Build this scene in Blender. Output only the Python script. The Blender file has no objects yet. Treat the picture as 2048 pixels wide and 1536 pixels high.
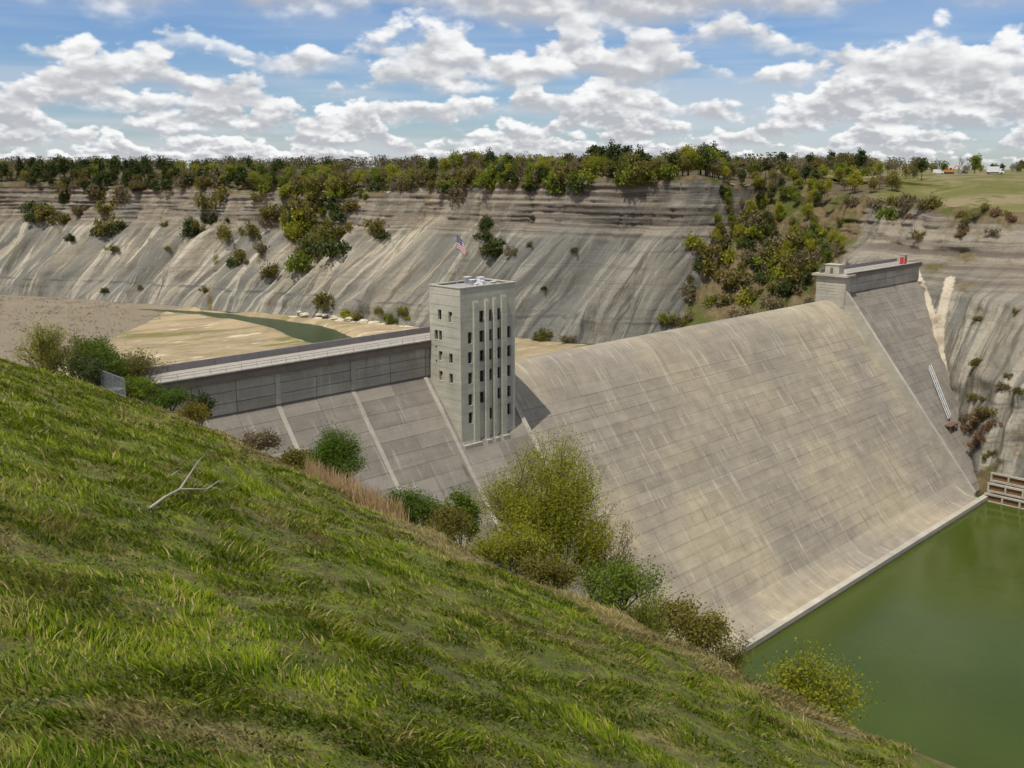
import bpy, math, random
import numpy as np
from mathutils import Vector

rng = np.random.default_rng(11)
random.seed(5)
SC = bpy.context.scene
COL = SC.collection
R_ = math.radians

# ------------------------------------------------------------------ camera
CAMZ = 100.0
FPX = 1957.0
PITCH = math.atan(433.0 / FPX)
cam_d = bpy.data.cameras.new('camera')
cam = bpy.data.objects.new('camera', cam_d)
COL.objects.link(cam)
cam.location = (0, 0, CAMZ)
cam.rotation_euler = (math.pi / 2 - PITCH, 0, -math.pi / 4)
cam_d.sensor_width = 36.0
cam_d.lens = 36.0 * FPX / 2048.0
cam_d.clip_start = 0.5
cam_d.clip_end = 30000
SC.camera = cam

# ------------------------------------------------------------------ light
SUN = Vector((-13.2, -2.9, 28.0)).normalized()
sun_d = bpy.data.lights.new('sun', 'SUN')
sun_d.energy = 4.0
sun_d.angle = R_(0.55)
sun_d.color = (1.0, 0.955, 0.875)
sun = bpy.data.objects.new('sun', sun_d)
COL.objects.link(sun)
sun.location = (-60, -20, 300)
sun.rotation_euler = SUN.to_track_quat('Z', 'Y').to_euler()

VS = SC.view_settings
SC.display_settings.display_device = 'sRGB'
VS.view_transform = 'Standard'
VS.look = 'None'
VS.exposure = 0.0
VS.gamma = 1.0
VS.use_curve_mapping = False
SC.cycles.max_bounces = 3
SC.cycles.transparent_max_bounces = 4
SC.cycles.use_denoising = True
SC.cycles.diffuse_bounces = 2
SC.cycles.glossy_bounces = 2
SC.cycles.use_adaptive_sampling = True
SC.cycles.adaptive_threshold = 0.03
SC.cycles.adaptive_min_samples = 10


class NT:
    """small helper for node trees"""
    def __init__(self, tree):
        self.t = tree
        self.n = tree.nodes
        self.l = tree.links

    def new(self, typ, **kw):
        nd = self.n.new(typ)
        for k, v in kw.items():
            setattr(nd, k, v)
        return nd

    def put(self, sock, v):
        if isinstance(v, bpy.types.NodeSocket):
            self.l.new(v, sock)
        elif v is not None:
            sock.default_value = v

    def math(self, op, a, b=None, c=None, clamp=False):
        nd = self.new('ShaderNodeMath', operation=op)
        nd.use_clamp = clamp
        self.put(nd.inputs[0], a)
        if b is not None:
            self.put(nd.inputs[1], b)
        if c is not None:
            self.put(nd.inputs[2], c)
        return nd.outputs[0]

    def smooth(self, v, a, b, lo=0.0, hi=1.0):
        nd = self.new('ShaderNodeMapRange', interpolation_type='SMOOTHSTEP')
        self.put(nd.inputs['Value'], v)
        self.put(nd.inputs['From Min'], a)
        self.put(nd.inputs['From Max'], b)
        self.put(nd.inputs['To Min'], lo)
        self.put(nd.inputs['To Max'], hi)
        return nd.outputs[0]

    def lin(self, v, a, b, lo=0.0, hi=1.0):
        nd = self.new('ShaderNodeMapRange')
        self.put(nd.inputs['Value'], v)
        self.put(nd.inputs['From Min'], a)
        self.put(nd.inputs['From Max'], b)
        self.put(nd.inputs['To Min'], lo)
        self.put(nd.inputs['To Max'], hi)
        return nd.outputs[0]

    def mix(self, f, a, b, blend='MIX'):
        nd = self.new('ShaderNodeMix', data_type='RGBA', blend_type=blend)
        self.put(nd.inputs[0], f)
        self.put(nd.inputs[6], a if isinstance(a, bpy.types.NodeSocket) else (*a, 1.0))
        self.put(nd.inputs[7], b if isinstance(b, bpy.types.NodeSocket) else (*b, 1.0))
        return nd.outputs[2]

    def comb(self, x, y, z):
        nd = self.new('ShaderNodeCombineXYZ')
        for s, v in zip(nd.inputs, (x, y, z)):
            self.put(s, v)
        return nd.outputs[0]

    def sep(self, v):
        nd = self.new('ShaderNodeSeparateXYZ')
        self.put(nd.inputs[0], v)
        return nd.outputs

    def noise(self, vec, scale, detail=4.0, rough=0.55, dist=0.0, color=False):
        nd = self.new('ShaderNodeTexNoise')
        if vec is not None:
            self.put(nd.inputs['Vector'], vec)
        nd.inputs['Scale'].default_value = scale
        nd.inputs['Detail'].default_value = detail
        nd.inputs['Roughness'].default_value = rough
        nd.inputs['Distortion'].default_value = dist
        return nd.outputs[1 if color else 0]

    def scalevec(self, vec, sx, sy, sz):
        nd = self.new('ShaderNodeMapping')
        self.put(nd.inputs['Vector'], vec)
        nd.inputs['Scale'].default_value = (sx, sy, sz)
        return nd.outputs[0]


# ------------------------------------------------------------------ sky
def build_world():
    w = bpy.data.worlds.new('World')
    SC.world = w
    w.use_nodes = True
    g = NT(w.node_tree)
    g.n.clear()
    out = g.new('ShaderNodeOutputWorld')
    bg = g.new('ShaderNodeBackground')
    STR = 0.10
    bg.inputs['Strength'].default_value = STR
    sky = g.new('ShaderNodeTexSky')
    sky.sky_type = 'NISHITA'
    sky.sun_disc = False
    sky.sun_elevation = math.asin(SUN.z)
    sky.sun_rotation = math.atan2(SUN.x, SUN.y)
    sky.altitude = 200
    sky.air_density = 1.0
    sky.dust_density = 0.25
    sky.ozone_density = 1.5
    tc = g.new('ShaderNodeTexCoord')
    d = tc.outputs['Generated']
    x, y, z = g.sep(d)
    el = g.math('MULTIPLY', g.math('ARCSINE', z), 57.29578)
    hl = g.math('SQRT', g.math('ADD', g.math('MULTIPLY', x, x), g.math('MULTIPLY', y, y)))
    hl = g.math('MAXIMUM', hl, 1e-4)
    cx = g.math('DIVIDE', x, hl)
    cy = g.math('DIVIDE', y, hl)
    # clear sky a little deeper than the model's pale band at the horizon
    base = g.mix(g.smooth(el, 0.0, 9.0), (0.62, 0.72, 0.92), (0.60, 0.76, 1.02))
    col = g.mix(1.0, sky.outputs[0], base, 'MULTIPLY')

    def layer(col, b, h, fq, seed, cover, det_n=4.0, dk=(4.9, 5.05, 5.4), lt=(9.7, 9.7, 9.7)):
        # one bank of cumulus: flat base at elevation b, heads up to h degrees above it
        az = g.comb(g.math('MULTIPLY', cx, fq), g.math('MULTIPLY', cy, fq), seed * 7.31)
        big = g.noise(az, 1.0, 2.0, 0.55)
        wb = g.noise(az, 1.7, 0.0, 0.5)
        top = g.math('MULTIPLY', g.math('SUBTRACT', big, cover), 5.2)
        p0 = g.math('DIVIDE', g.math('SUBTRACT', el, b), h)
        vx, vy = g.math('MULTIPLY', cx, fq * 3.3), g.math('MULTIPLY', cy, fq * 3.3)
        vz = g.math('ADD', g.math('MULTIPLY', p0, 1.25), seed * 3.7)
        fine = g.math('SUBTRACT', g.noise(g.comb(vx, vy, vz), 1.0, det_n, 0.52), 0.5)
        fin2 = g.math('SUBTRACT', g.noise(g.comb(vx, g.math('ADD', vy, -0.10), g.math('ADD', vz, 0.22)), 1.0, det_n - 1.0, 0.52), 0.5)
        p = g.math('SUBTRACT', p0, g.math('MULTIPLY', g.math('SUBTRACT', wb, 0.5), 1.3))
        q = g.math('ADD', p, g.math('MULTIPLY', fine, -3.4))
        dep = g.math('SUBTRACT', top, q)
        up = g.smooth(dep, 0.0, 0.34)
        lo = g.smooth(g.math('ADD', p, g.math('MULTIPLY', fine, 1.0)), -0.34, 0.16)
        a = g.math('MULTIPLY', up, lo)
        sh = g.math('ADD', g.math('MULTIPLY', p, 0.40), g.math('MULTIPLY', g.math('SUBTRACT', fine, fin2), 3.4))
        sh = g.math('ADD', sh, g.math('MULTIPLY', fine, 0.8))
        rim = g.math('MAXIMUM', g.math('SUBTRACT', 0.8, dep), 0.0)
        sh = g.math('ADD', sh, g.math('MULTIPLY', rim, 0.5))
        c = g.mix(g.smooth(sh, -0.12, 0.78), dk, lt)
        return g.mix(g.math('MULTIPLY', a, 0.97), col, c)

    # hazy low cloud at the horizon, then banks growing towards the zenith
    hz = g.smooth(g.noise(g.comb(g.math('MULTIPLY', cx, 4.0), g.math('MULTIPLY', cy, 4.0),
                  g.math('MULTIPLY', el, 0.9)), 1.0, 3.0, 0.5), 0.38, 0.62)
    hz = g.math('MULTIPLY', hz, g.smooth(el, 12.0, 0.5))
    col = g.mix(g.math('MULTIPLY', hz, 0.55), col, (6.5, 6.8, 7.3))
    rows = [(0.4, 0.9, 13, 1.0, 0.38), (1.2, 1.1, 10.5, 2.0, 0.38), (2.1, 1.4, 8.6, 3.3, 0.39),
            (3.2, 1.7, 7.0, 4.1, 0.40), (4.5, 2.1, 5.8, 5.4, 0.40), (6.2, 2.5, 4.8, 6.2, 0.38),
            (8.4, 3.0, 4.0, 7.9, 0.36)]
    # broken cloud overhead
    oh = g.smooth(g.noise(g.comb(x, y, z), 3.2, 2.0, 0.55), 0.42, 0.56)
    col = g.mix(g.math('MULTIPLY', oh, g.smooth(el, 11.0, 17.0)), col, (7.2, 7.3, 7.6))
    for k, (b, h, fq, sd, cov) in enumerate(rows):
        col = layer(col, b, h, fq, sd, cov)
    g.put(bg.inputs['Color'], col)
    g.l.new(bg.outputs[0], out.inputs['Surface'])
    w.cycles.sampling_method = 'NONE'


build_world()


# ------------------------------------------------------------------ pixel helpers (directions only)
S2 = 1 / math.sqrt(2)
_F = np.array([S2 * math.cos(PITCH), S2 * math.cos(PITCH), -math.sin(PITCH)])
_R = np.array([S2, -S2, 0.0])
_U = np.array([S2 * math.sin(PITCH), S2 * math.sin(PITCH), math.cos(PITCH)])


def ray(u, v):
    return _F + _R * (u - 1024) / FPX - _U * (v - 768) / FPX


def project(P):
    P = np.asarray(P, float) - np.array([0, 0, CAMZ])
    dd = P @ _F
    return 1024 + FPX * (P @ _R) / dd, 768 - FPX * (P @ _U) / dd


def at_z(u, v, z):
    r = ray(u, v)
    return r * ((z - CAMZ) / r[2]) + np.array([0, 0, CAMZ])


def at_dist(u, dist):
    r = ray(u, 335.0)
    r = r / math.hypot(r[0], r[1])
    return r[0] * dist, r[1] * dist


# ------------------------------------------------------------------ numpy noise
def _hash(ix, iy, seed):
    n = (ix * 374761393 + iy * 668265263 + seed * 974634777) & 0xFFFFFFFF
    n = ((n ^ (n >> 13)) * 1274126177) & 0xFFFFFFFF
    return ((n ^ (n >> 16)) & 0xFFFF) / 65535.0


def vnoise(x, y, seed=0):
    x = np.asarray(x, float)
    y = np.asarray(y, float)
    x, y = np.broadcast_arrays(x, y)
    ix = np.floor(x).astype(np.int64)
    iy = np.floor(y).astype(np.int64)
    fx = x - ix
    fy = y - iy
    fx = fx * fx * (3 - 2 * fx)
    fy = fy * fy * (3 - 2 * fy)
    a = _hash(ix, iy, seed)
    b = _hash(ix + 1, iy, seed)
    c = _hash(ix, iy + 1, seed)
    d = _hash(ix + 1, iy + 1, seed)
    return (a * (1 - fx) + b * fx) * (1 - fy) + (c * (1 - fx) + d * fx) * fy


def fbm(x, y, seed=0, octv=4, gain=0.5):
    t = 0.0
    amp = 1.0
    tot = 0.0
    f = 1.0
    for i in range(octv):
        t = t + amp * vnoise(np.asarray(x) * f, np.asarray(y) * f, seed + i * 17)
        tot += amp
        amp *= gain
        f *= 2.03
    return t / tot


def ridged(x, y, seed=0, octv=3):
    t = 0.0
    amp = 1.0
    tot = 0.0
    f = 1.0
    for i in range(octv):
        t = t + amp * np.abs(2 * vnoise(np.asarray(x) * f, np.asarray(y) * f, seed + i * 31) - 1)
        tot += amp
        amp *= 0.5
        f *= 2.1
    return t / tot


# ------------------------------------------------------------------ mesh helpers
def raw_mesh(name, V, F, smooth=False):
    """V (n,3), F (m,k) numpy, k = 3 or 4"""
    V = np.ascontiguousarray(V, np.float32)
    F = np.ascontiguousarray(F, np.int32)
    me = bpy.data.meshes.new(name)
    m, k = F.shape
    me.vertices.add(len(V))
    me.vertices.foreach_set('co', V.ravel())
    me.loops.add(m * k)
    me.loops.foreach_set('vertex_index', F.ravel())
    me.polygons.add(m)
    me.polygons.foreach_set('loop_start', np.arange(0, m * k, k, dtype=np.int32))
    me.polygons.foreach_set('loop_total', np.full(m, k, np.int32))
    me.polygons.foreach_set('use_smooth', np.full(m, bool(smooth)))
    me.update(calc_edges=True)
    return me


def link(name, me, mat=None, parent=None, loc=None, rot=None):
    o = bpy.data.objects.new(name, me)
    COL.objects.link(o)
    if mat is not None and me is not None and len(me.materials) == 0:
        me.materials.append(mat)
    if parent is not None:
        o.parent = parent
    if loc is not None:
        o.location = loc
    if rot is not None:
        o.rotation_euler = rot
    return o


def tag(o, label=None, cat=None, group=None, kind=None):
    if label:
        o['label'] = label
    if cat:
        o['category'] = cat
    if group:
        o['group'] = group
    if kind:
        o['kind'] = kind
    return o


def thing(name, label, cat, loc=(0, 0, 0), rz=0.0, group=None):
    o = bpy.data.objects.new(name, None)
    o.empty_display_size = 0.5
    COL.objects.link(o)
    o.location = loc
    o.rotation_euler = (0, 0, rz)
    return tag(o, label, cat, group)


def copy_tree(o, parent=None):
    c = o.copy()
    COL.objects.link(c)
    c.parent = parent
    for ch in o.children:
        copy_tree(ch, c)
    return c


class MB:
    def __init__(self):
        self.v = []
        self.f = []

    def quad(self, a, b, c, d):
        n = len(self.v)
        self.v += [tuple(a), tuple(b), tuple(c), tuple(d)]
        self.f.append((n, n + 1, n + 2, n + 3))
        return self

    def hexa(self, p):
        """p: 8 points, bottom ring 0-3 ccw from above, top ring 4-7"""
        n = len(self.v)
        self.v += [tuple(q) for q in p]
        for q in ((0, 3, 2, 1), (4, 5, 6, 7), (0, 1, 5, 4), (1, 2, 6, 5), (2, 3, 7, 6), (3, 0, 4, 7)):
            self.f.append(tuple(n + i for i in q))
        return self

    def box(self, x0, x1, y0, y1, z0, z1):
        return self.hexa([(x0, y0, z0), (x1, y0, z0), (x1, y1, z0), (x0, y1, z0),
                          (x0, y0, z1), (x1, y0, z1), (x1, y1, z1), (x0, y1, z1)])

    def tube(self, pts, rad, sides=6, cap=True):
        pts = [Vector(p) for p in pts]
        if not hasattr(rad, '__len__'):
            rad = [rad] * len(pts)
        n0 = len(self.v)
        prev = None
        for i, p in enumerate(pts):
            if i == 0:
                t = pts[1] - pts[0]
            elif i == len(pts) - 1:
                t = pts[-1] - pts[-2]
            else:
                t = pts[i + 1] - pts[i - 1]
            t = t.normalized() if t.length > 1e-9 else Vector((0, 0, 1))
            if prev is None:
                a = t.orthogonal().normalized()
            else:
                a = (prev - t * prev.dot(t))
                a = a.normalized() if a.length > 1e-6 else t.orthogonal().normalized()
            prev = a
            b = t.cross(a)
            for k in range(sides):
                an = 2 * math.pi * k / sides
                self.v.append(tuple(p + (a * math.cos(an) + b * math.sin(an)) * rad[i]))
        for i in range(len(pts) - 1):
            for k in range(sides):
                k2 = (k + 1) % sides
                self.f.append((n0 + i * sides + k, n0 + i * sides + k2,
                               n0 + (i + 1) * sides + k2, n0 + (i + 1) * sides + k))
        if cap:
            self.f.append(tuple(n0 + k for k in reversed(range(sides))))
            self.f.append(tuple(n0 + (len(pts) - 1) * sides + k for k in range(sides)))
        return self

    def extrude_x(self, prof, x0, x1):
        """closed (y,z) polygon extruded along x"""
        n = len(self.v)
        k = len(prof)
        for x in (x0, x1):
            self.v += [(x, p[0], p[1]) for p in prof]
        for i in range(k):
            j = (i + 1) % k
            self.f.append((n + i, n + k + i, n + k + j, n + j))
        self.f.append(tuple(n + i for i in range(k)))
        self.f.append(tuple(n + k + i for i in reversed(range(k))))
        return self

    def mesh(self, name, smooth=False):
        me = bpy.data.meshes.new(name)
        me.from_pydata(self.v, [], self.f)
        if smooth:
            me.polygons.foreach_set('use_smooth', np.full(len(me.polygons), True))
        me.update()
        return me

    def build(self, name, mat, parent=None, smooth=False, **kw):
        return link(name, self.mesh(name, smooth), mat, parent, **kw)


def grid_mesh(name, P, smooth=True):
    """P (a,b,3) array"""
    a, b, _ = P.shape
    idx = np.arange(a * b).reshape(a, b)
    F = np.stack([idx[:-1, :-1], idx[1:, :-1], idx[1:, 1:], idx[:-1, 1:]], -1).reshape(-1, 4)
    return raw_mesh(name, P.reshape(-1, 3), F, smooth)


def float_attr(me, name, data):
    at = me.attributes.new(name, 'FLOAT', 'POINT')
    at.data.foreach_set('value', np.ascontiguousarray(data, np.float32).ravel())


# ------------------------------------------------------------------ materials
def new_mat(name):
    m = bpy.data.materials.new(name)
    m.use_nodes = True
    g = NT(m.node_tree)
    b = g.n['Principled BSDF']
    return m, g, b


def plain(name, col, rough=0.6, metal=0.0, spec=0.4, var=0.12, scale=3.0):
    m, g, b = new_mat(name)
    tc = g.new('ShaderNodeTexCoord')
    n = g.noise(tc.outputs['Object'], scale, 4)
    c = g.mix(n, tuple(x * (1 - var) for x in col), tuple(min(1, x * (1 + var)) for x in col))
    g.put(b.inputs['Base Color'], c)
    b.inputs['Roughness'].default_value = rough
    b.inputs['Metallic'].default_value = metal
    b.inputs['Specular IOR Level'].default_value = spec
    return m


def concrete(name, c0, c1, c2, streak=0.5, rnd=0.22, lines=0.0):
    """weathered concrete in world metres: patches, run-off streaks, pale lime, pores"""
    m, g, b = new_mat(name)
    geo = g.new('ShaderNodeNewGeometry')
    P = geo.outputs['Position']
    oi = g.new('ShaderNodeObjectInfo').outputs['Random']
    big = g.noise(P, 0.028, 3, 0.6)
    med = g.noise(P, 0.22, 5, 0.62)
    fine = g.noise(P, 2.2, 4, 0.65)
    x, y, z = g.sep(P)
    run = g.noise(g.comb(g.math('MULTIPLY', x, 0.9), g.math('MULTIPLY', y, 0.10), g.math('MULTIPLY', z, 0.07)), 1.0, 5, 0.62)
    hor = g.noise(g.comb(g.math('MULTIPLY', x, 0.06), g.math('MULTIPLY', y, 0.1), g.math('MULTIPLY', z, 1.3)), 1.0, 4, 0.6)
    col = g.mix(g.smooth(big, 0.36, 0.64), c0, c1)
    k = g.math('ADD', g.math('MULTIPLY', g.math('SUBTRACT', oi, 0.5), rnd),
               g.math('MULTIPLY', g.math('SUBTRACT', med, 0.5), 0.75))
    k = g.math('ADD', k, g.math('MULTIPLY', g.math('SUBTRACT', fine, 0.5), 0.35))
    k = g.math('ADD', k, g.math('MULTIPLY', g.math('SUBTRACT', hor, 0.5), 0.35))
    k = g.math('ADD', k, 1.0)
    col = g.mix(1.0, col, g.comb(k, k, k), 'MULTIPLY')
    crs = g.noise(g.comb(g.math('MULTIPLY', x, 0.02), 0.0, g.math('MULTIPLY', z, 2.6)), 1.0, 2, 0.5)
    kk = g.math('ADD', 0.86, g.math('MULTIPLY', crs, 0.28))
    col = g.mix(1.0, col, g.comb(kk, kk, kk), 'MULTIPLY')
    lime = g.smooth(run, 0.55, 0.70, 0.0, streak)
    col = g.mix(lime, col, c2)
    dark = g.smooth(run, 0.42, 0.28, 0.0, streak * 0.95)
    col = g.mix(dark, col, tuple(v * 0.45 for v in c0))
    g.put(b.inputs['Base Color'], col)
    b.inputs['Roughness'].default_value = 0.9
    b.inputs['Specular IOR Level'].default_value = 0.25
    bp = g.new('ShaderNodeBump')
    bp.inputs['Strength'].default_value = 0.35
    bp.inputs['Distance'].default_value = 0.06
    g.put(bp.inputs['Height'], g.noise(P, 1.4, 6, 0.7))
    g.put(b.inputs['Normal'], bp.outputs[0])
    return m


def leafmat(name, ca, cb, trans=0.35, rough=0.55, sc=0.35):
    m, g, b = new_mat(name)
    oi = g.new('ShaderNodeObjectInfo').outputs['Random']
    geo = g.new('ShaderNodeNewGeometry')
    n = g.noise(geo.outputs['Position'], sc, 3, 0.6)
    f = g.math('ADD', g.math('MULTIPLY', n, 1.3), g.math('SUBTRACT', g.math('MULTIPLY', oi, 0.9), 0.6), clamp=True)
    c = g.mix(f, ca, cb)
    g.put(b.inputs['Base Color'], c)
    b.inputs['Roughness'].default_value = rough
    b.inputs['Specular IOR Level'].default_value = 0.25
    tr = g.new('ShaderNodeBsdfTranslucent')
    g.put(tr.inputs[0], c)
    ms = g.new('ShaderNodeMixShader')
    ms.inputs[0].default_value = trans
    g.l.new(b.outputs[0], ms.inputs[1])
    g.l.new(tr.outputs[0], ms.inputs[2])
    g.l.new(ms.outputs[0], g.n['Material Output'].inputs['Surface'])
    return m


M = {}
M['spill'] = concrete('spillway_concrete', (0.355, 0.300, 0.205), (0.262, 0.228, 0.178), (0.50, 0.44, 0.34), 0.6, 0.13)
M['leftc'] = concrete('weathered_concrete', (0.195, 0.172, 0.142), (0.225, 0.198, 0.160), (0.36, 0.33, 0.28), 0.8, 0.25)
M['rightc'] = concrete('right_concrete', (0.205, 0.180, 0.145), (0.24, 0.212, 0.17), (0.36, 0.33, 0.27), 0.5, 0.2)
M['pale'] = concrete('pale_concrete', (0.44, 0.40, 0.31), (0.36, 0.33, 0.27), (0.55, 0.52, 0.44), 0.35, 0.1)
M['tower'] = concrete('tower_concrete', (0.47, 0.44, 0.345), (0.41, 0.39, 0.315), (0.56, 0.53, 0.44), 0.5, 0.05)
M['wallc'] = concrete('grey_wall_concrete', (0.40, 0.36, 0.29), (0.32, 0.29, 0.24), (0.52, 0.48, 0.41), 0.8, 0.2)
M['deck'] = plain('deck_concrete', (0.34, 0.305, 0.255), 0.9, var=0.15, scale=0.4)
M['stain_shade'] = plain('stained_shaded_concrete', (0.13, 0.105, 0.085), 0.9, var=0.35, scale=0.5)
M['parapet'] = plain('parapet_concrete', (0.20, 0.18, 0.175), 0.9, var=0.2, scale=0.6)
M['gravel'] = plain('roof_gravel', (0.30, 0.28, 0.265), 0.95, var=0.25, scale=1.5)
M['glass'] = plain('dark_window_glass', (0.012, 0.013, 0.014), 0.12, spec=0.6, var=0.3)
M['frame'] = plain('window_frame', (0.12, 0.12, 0.11), 0.6)
M['steel'] = plain('galvanised_steel', (0.42, 0.43, 0.44), 0.45, 0.7)
M['white'] = plain('white_paint', (0.74, 0.74, 0.72), 0.45)
M['rust'] = plain('rusty_steel', (0.16, 0.085, 0.05), 0.8, var=0.4)
M['red'] = plain('red_paint', (0.50, 0.035, 0.03), 0.5)
M['orange'] = plain('orange_paint', (0.62, 0.19, 0.03), 0.45)
M['black'] = plain('black_rubber', (0.02, 0.02, 0.022), 0.7)
M['bluegrey'] = plain('dark_blue_paint', (0.05, 0.055, 0.08), 0.35)
M['bark'] = plain('bark', (0.11, 0.085, 0.065), 0.9, var=0.35, scale=2.0)
M['palebark'] = plain('pale_bark', (0.36, 0.32, 0.27), 0.9, var=0.25, scale=2.0)
M['twig'] = plain('grey_twigs', (0.20, 0.165, 0.135), 0.9, var=0.3, scale=0.5)
M['soil'] = plain('brown_soil', (0.17, 0.095, 0.04), 0.95, var=0.45, scale=0.8)
M['pine'] = leafmat('dark_evergreen', (0.034, 0.052, 0.011), (0.085, 0.105, 0.022), 0.25)
M['green'] = leafmat('spring_green', (0.140, 0.190, 0.020), (0.250, 0.275, 0.030), 0.45)
M['lime'] = leafmat('yellow_green', (0.25, 0.265, 0.022), (0.36, 0.335, 0.035), 0.45)
M['olive'] = leafmat('olive_buds', (0.150, 0.135, 0.030), (0.245, 0.205, 0.050), 0.42)
M['brown'] = leafmat('brown_buds', (0.180, 0.142, 0.074), (0.240, 0.190, 0.100), 0.38)
M['redbrush'] = leafmat('rusty_brush', (0.19, 0.11, 0.06), (0.23, 0.15, 0.08), 0.25)
M['reed'] = leafmat('dry_reed', (0.40, 0.25, 0.12), (0.50, 0.37, 0.19), 0.3, sc=0.8)
M['boulder'] = plain('pale_rock', (0.52, 0.46, 0.33), 0.95, var=0.2, scale=0.7)


def grass_mat(name, blades):
    m, g, b = new_mat(name)
    geo = g.new('ShaderNodeNewGeometry')
    P = geo.outputs['Position']
    n1 = g.noise(P, 0.16, 4, 0.6)
    n2 = g.noise(P, 0.8, 4, 0.65)
    n3 = g.noise(P, 5.0, 3, 0.6)
    gcol = g.mix(g.smooth(g.math('ADD', g.math('MULTIPLY', n2, 0.7), g.math('MULTIPLY', n3, 0.3)), 0.40, 0.60), (0.080, 0.130, 0.002), (0.225, 0.280, 0.008))
    dry = g.mix(n3, (0.22, 0.165, 0.055), (0.38, 0.31, 0.135))
    f = g.math('ADD', g.math('MULTIPLY', n1, 0.6), g.math('MULTIPLY', n2, 0.5))
    at = g.new('ShaderNodeAttribute', attribute_name='dry')
    f = g.math('ADD', f, at.outputs['Fac'])
    f = g.smooth(f, 0.55, 0.70, 0.0, 0.9)
    c = g.mix(f, gcol, dry)
    if not blades:
        th = g.mix(g.noise(P, 7.0, 4, 0.7), (0.055, 0.048, 0.018), (0.15, 0.125, 0.05))
        c = g.mix(g.smooth(g.noise(P, 1.7, 5, 0.7), 0.40, 0.60, 0.35, 0.9), c, th)
    if blades:
        r = g.new('ShaderNodeAttribute', attribute_name='rnd').outputs['Fac']
        c = g.mix(g.smooth(r, 0.83, 0.90), c, dry)
        k = g.math('ADD', 0.75, g.math('MULTIPLY', r, 0.6))
        c = g.mix(1.0, c, g.comb(k, k, k), 'MULTIPLY')
    g.put(b.inputs['Base Color'], c)
    b.inputs['Roughness'].default_value = 0.8
    b.inputs['Specular IOR Level'].default_value = 0.2
    if blades:
        tr = g.new('ShaderNodeBsdfTranslucent')
        g.put(tr.inputs[0], c)
        ms = g.new('ShaderNodeMixShader')
        ms.inputs[0].default_value = 0.3
        g.l.new(b.outputs[0], ms.inputs[1])
        g.l.new(tr.outputs[0], ms.inputs[2])
        g.l.new(ms.outputs[0], g.n['Material Output'].inputs['Surface'])
    else:
        bp = g.new('ShaderNodeBump')
        bp.inputs['Strength'].default_value = 0.8
        bp.inputs['Distance'].default_value = 0.25
        g.put(bp.inputs['Height'], g.noise(P, 2.5, 6, 0.7))
        g.put(b.inputs['Normal'], bp.outputs[0])
    return m


M['grass'] = grass_mat('hillside_grass', False)
M['blades'] = grass_mat('grass_blades', True)


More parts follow.
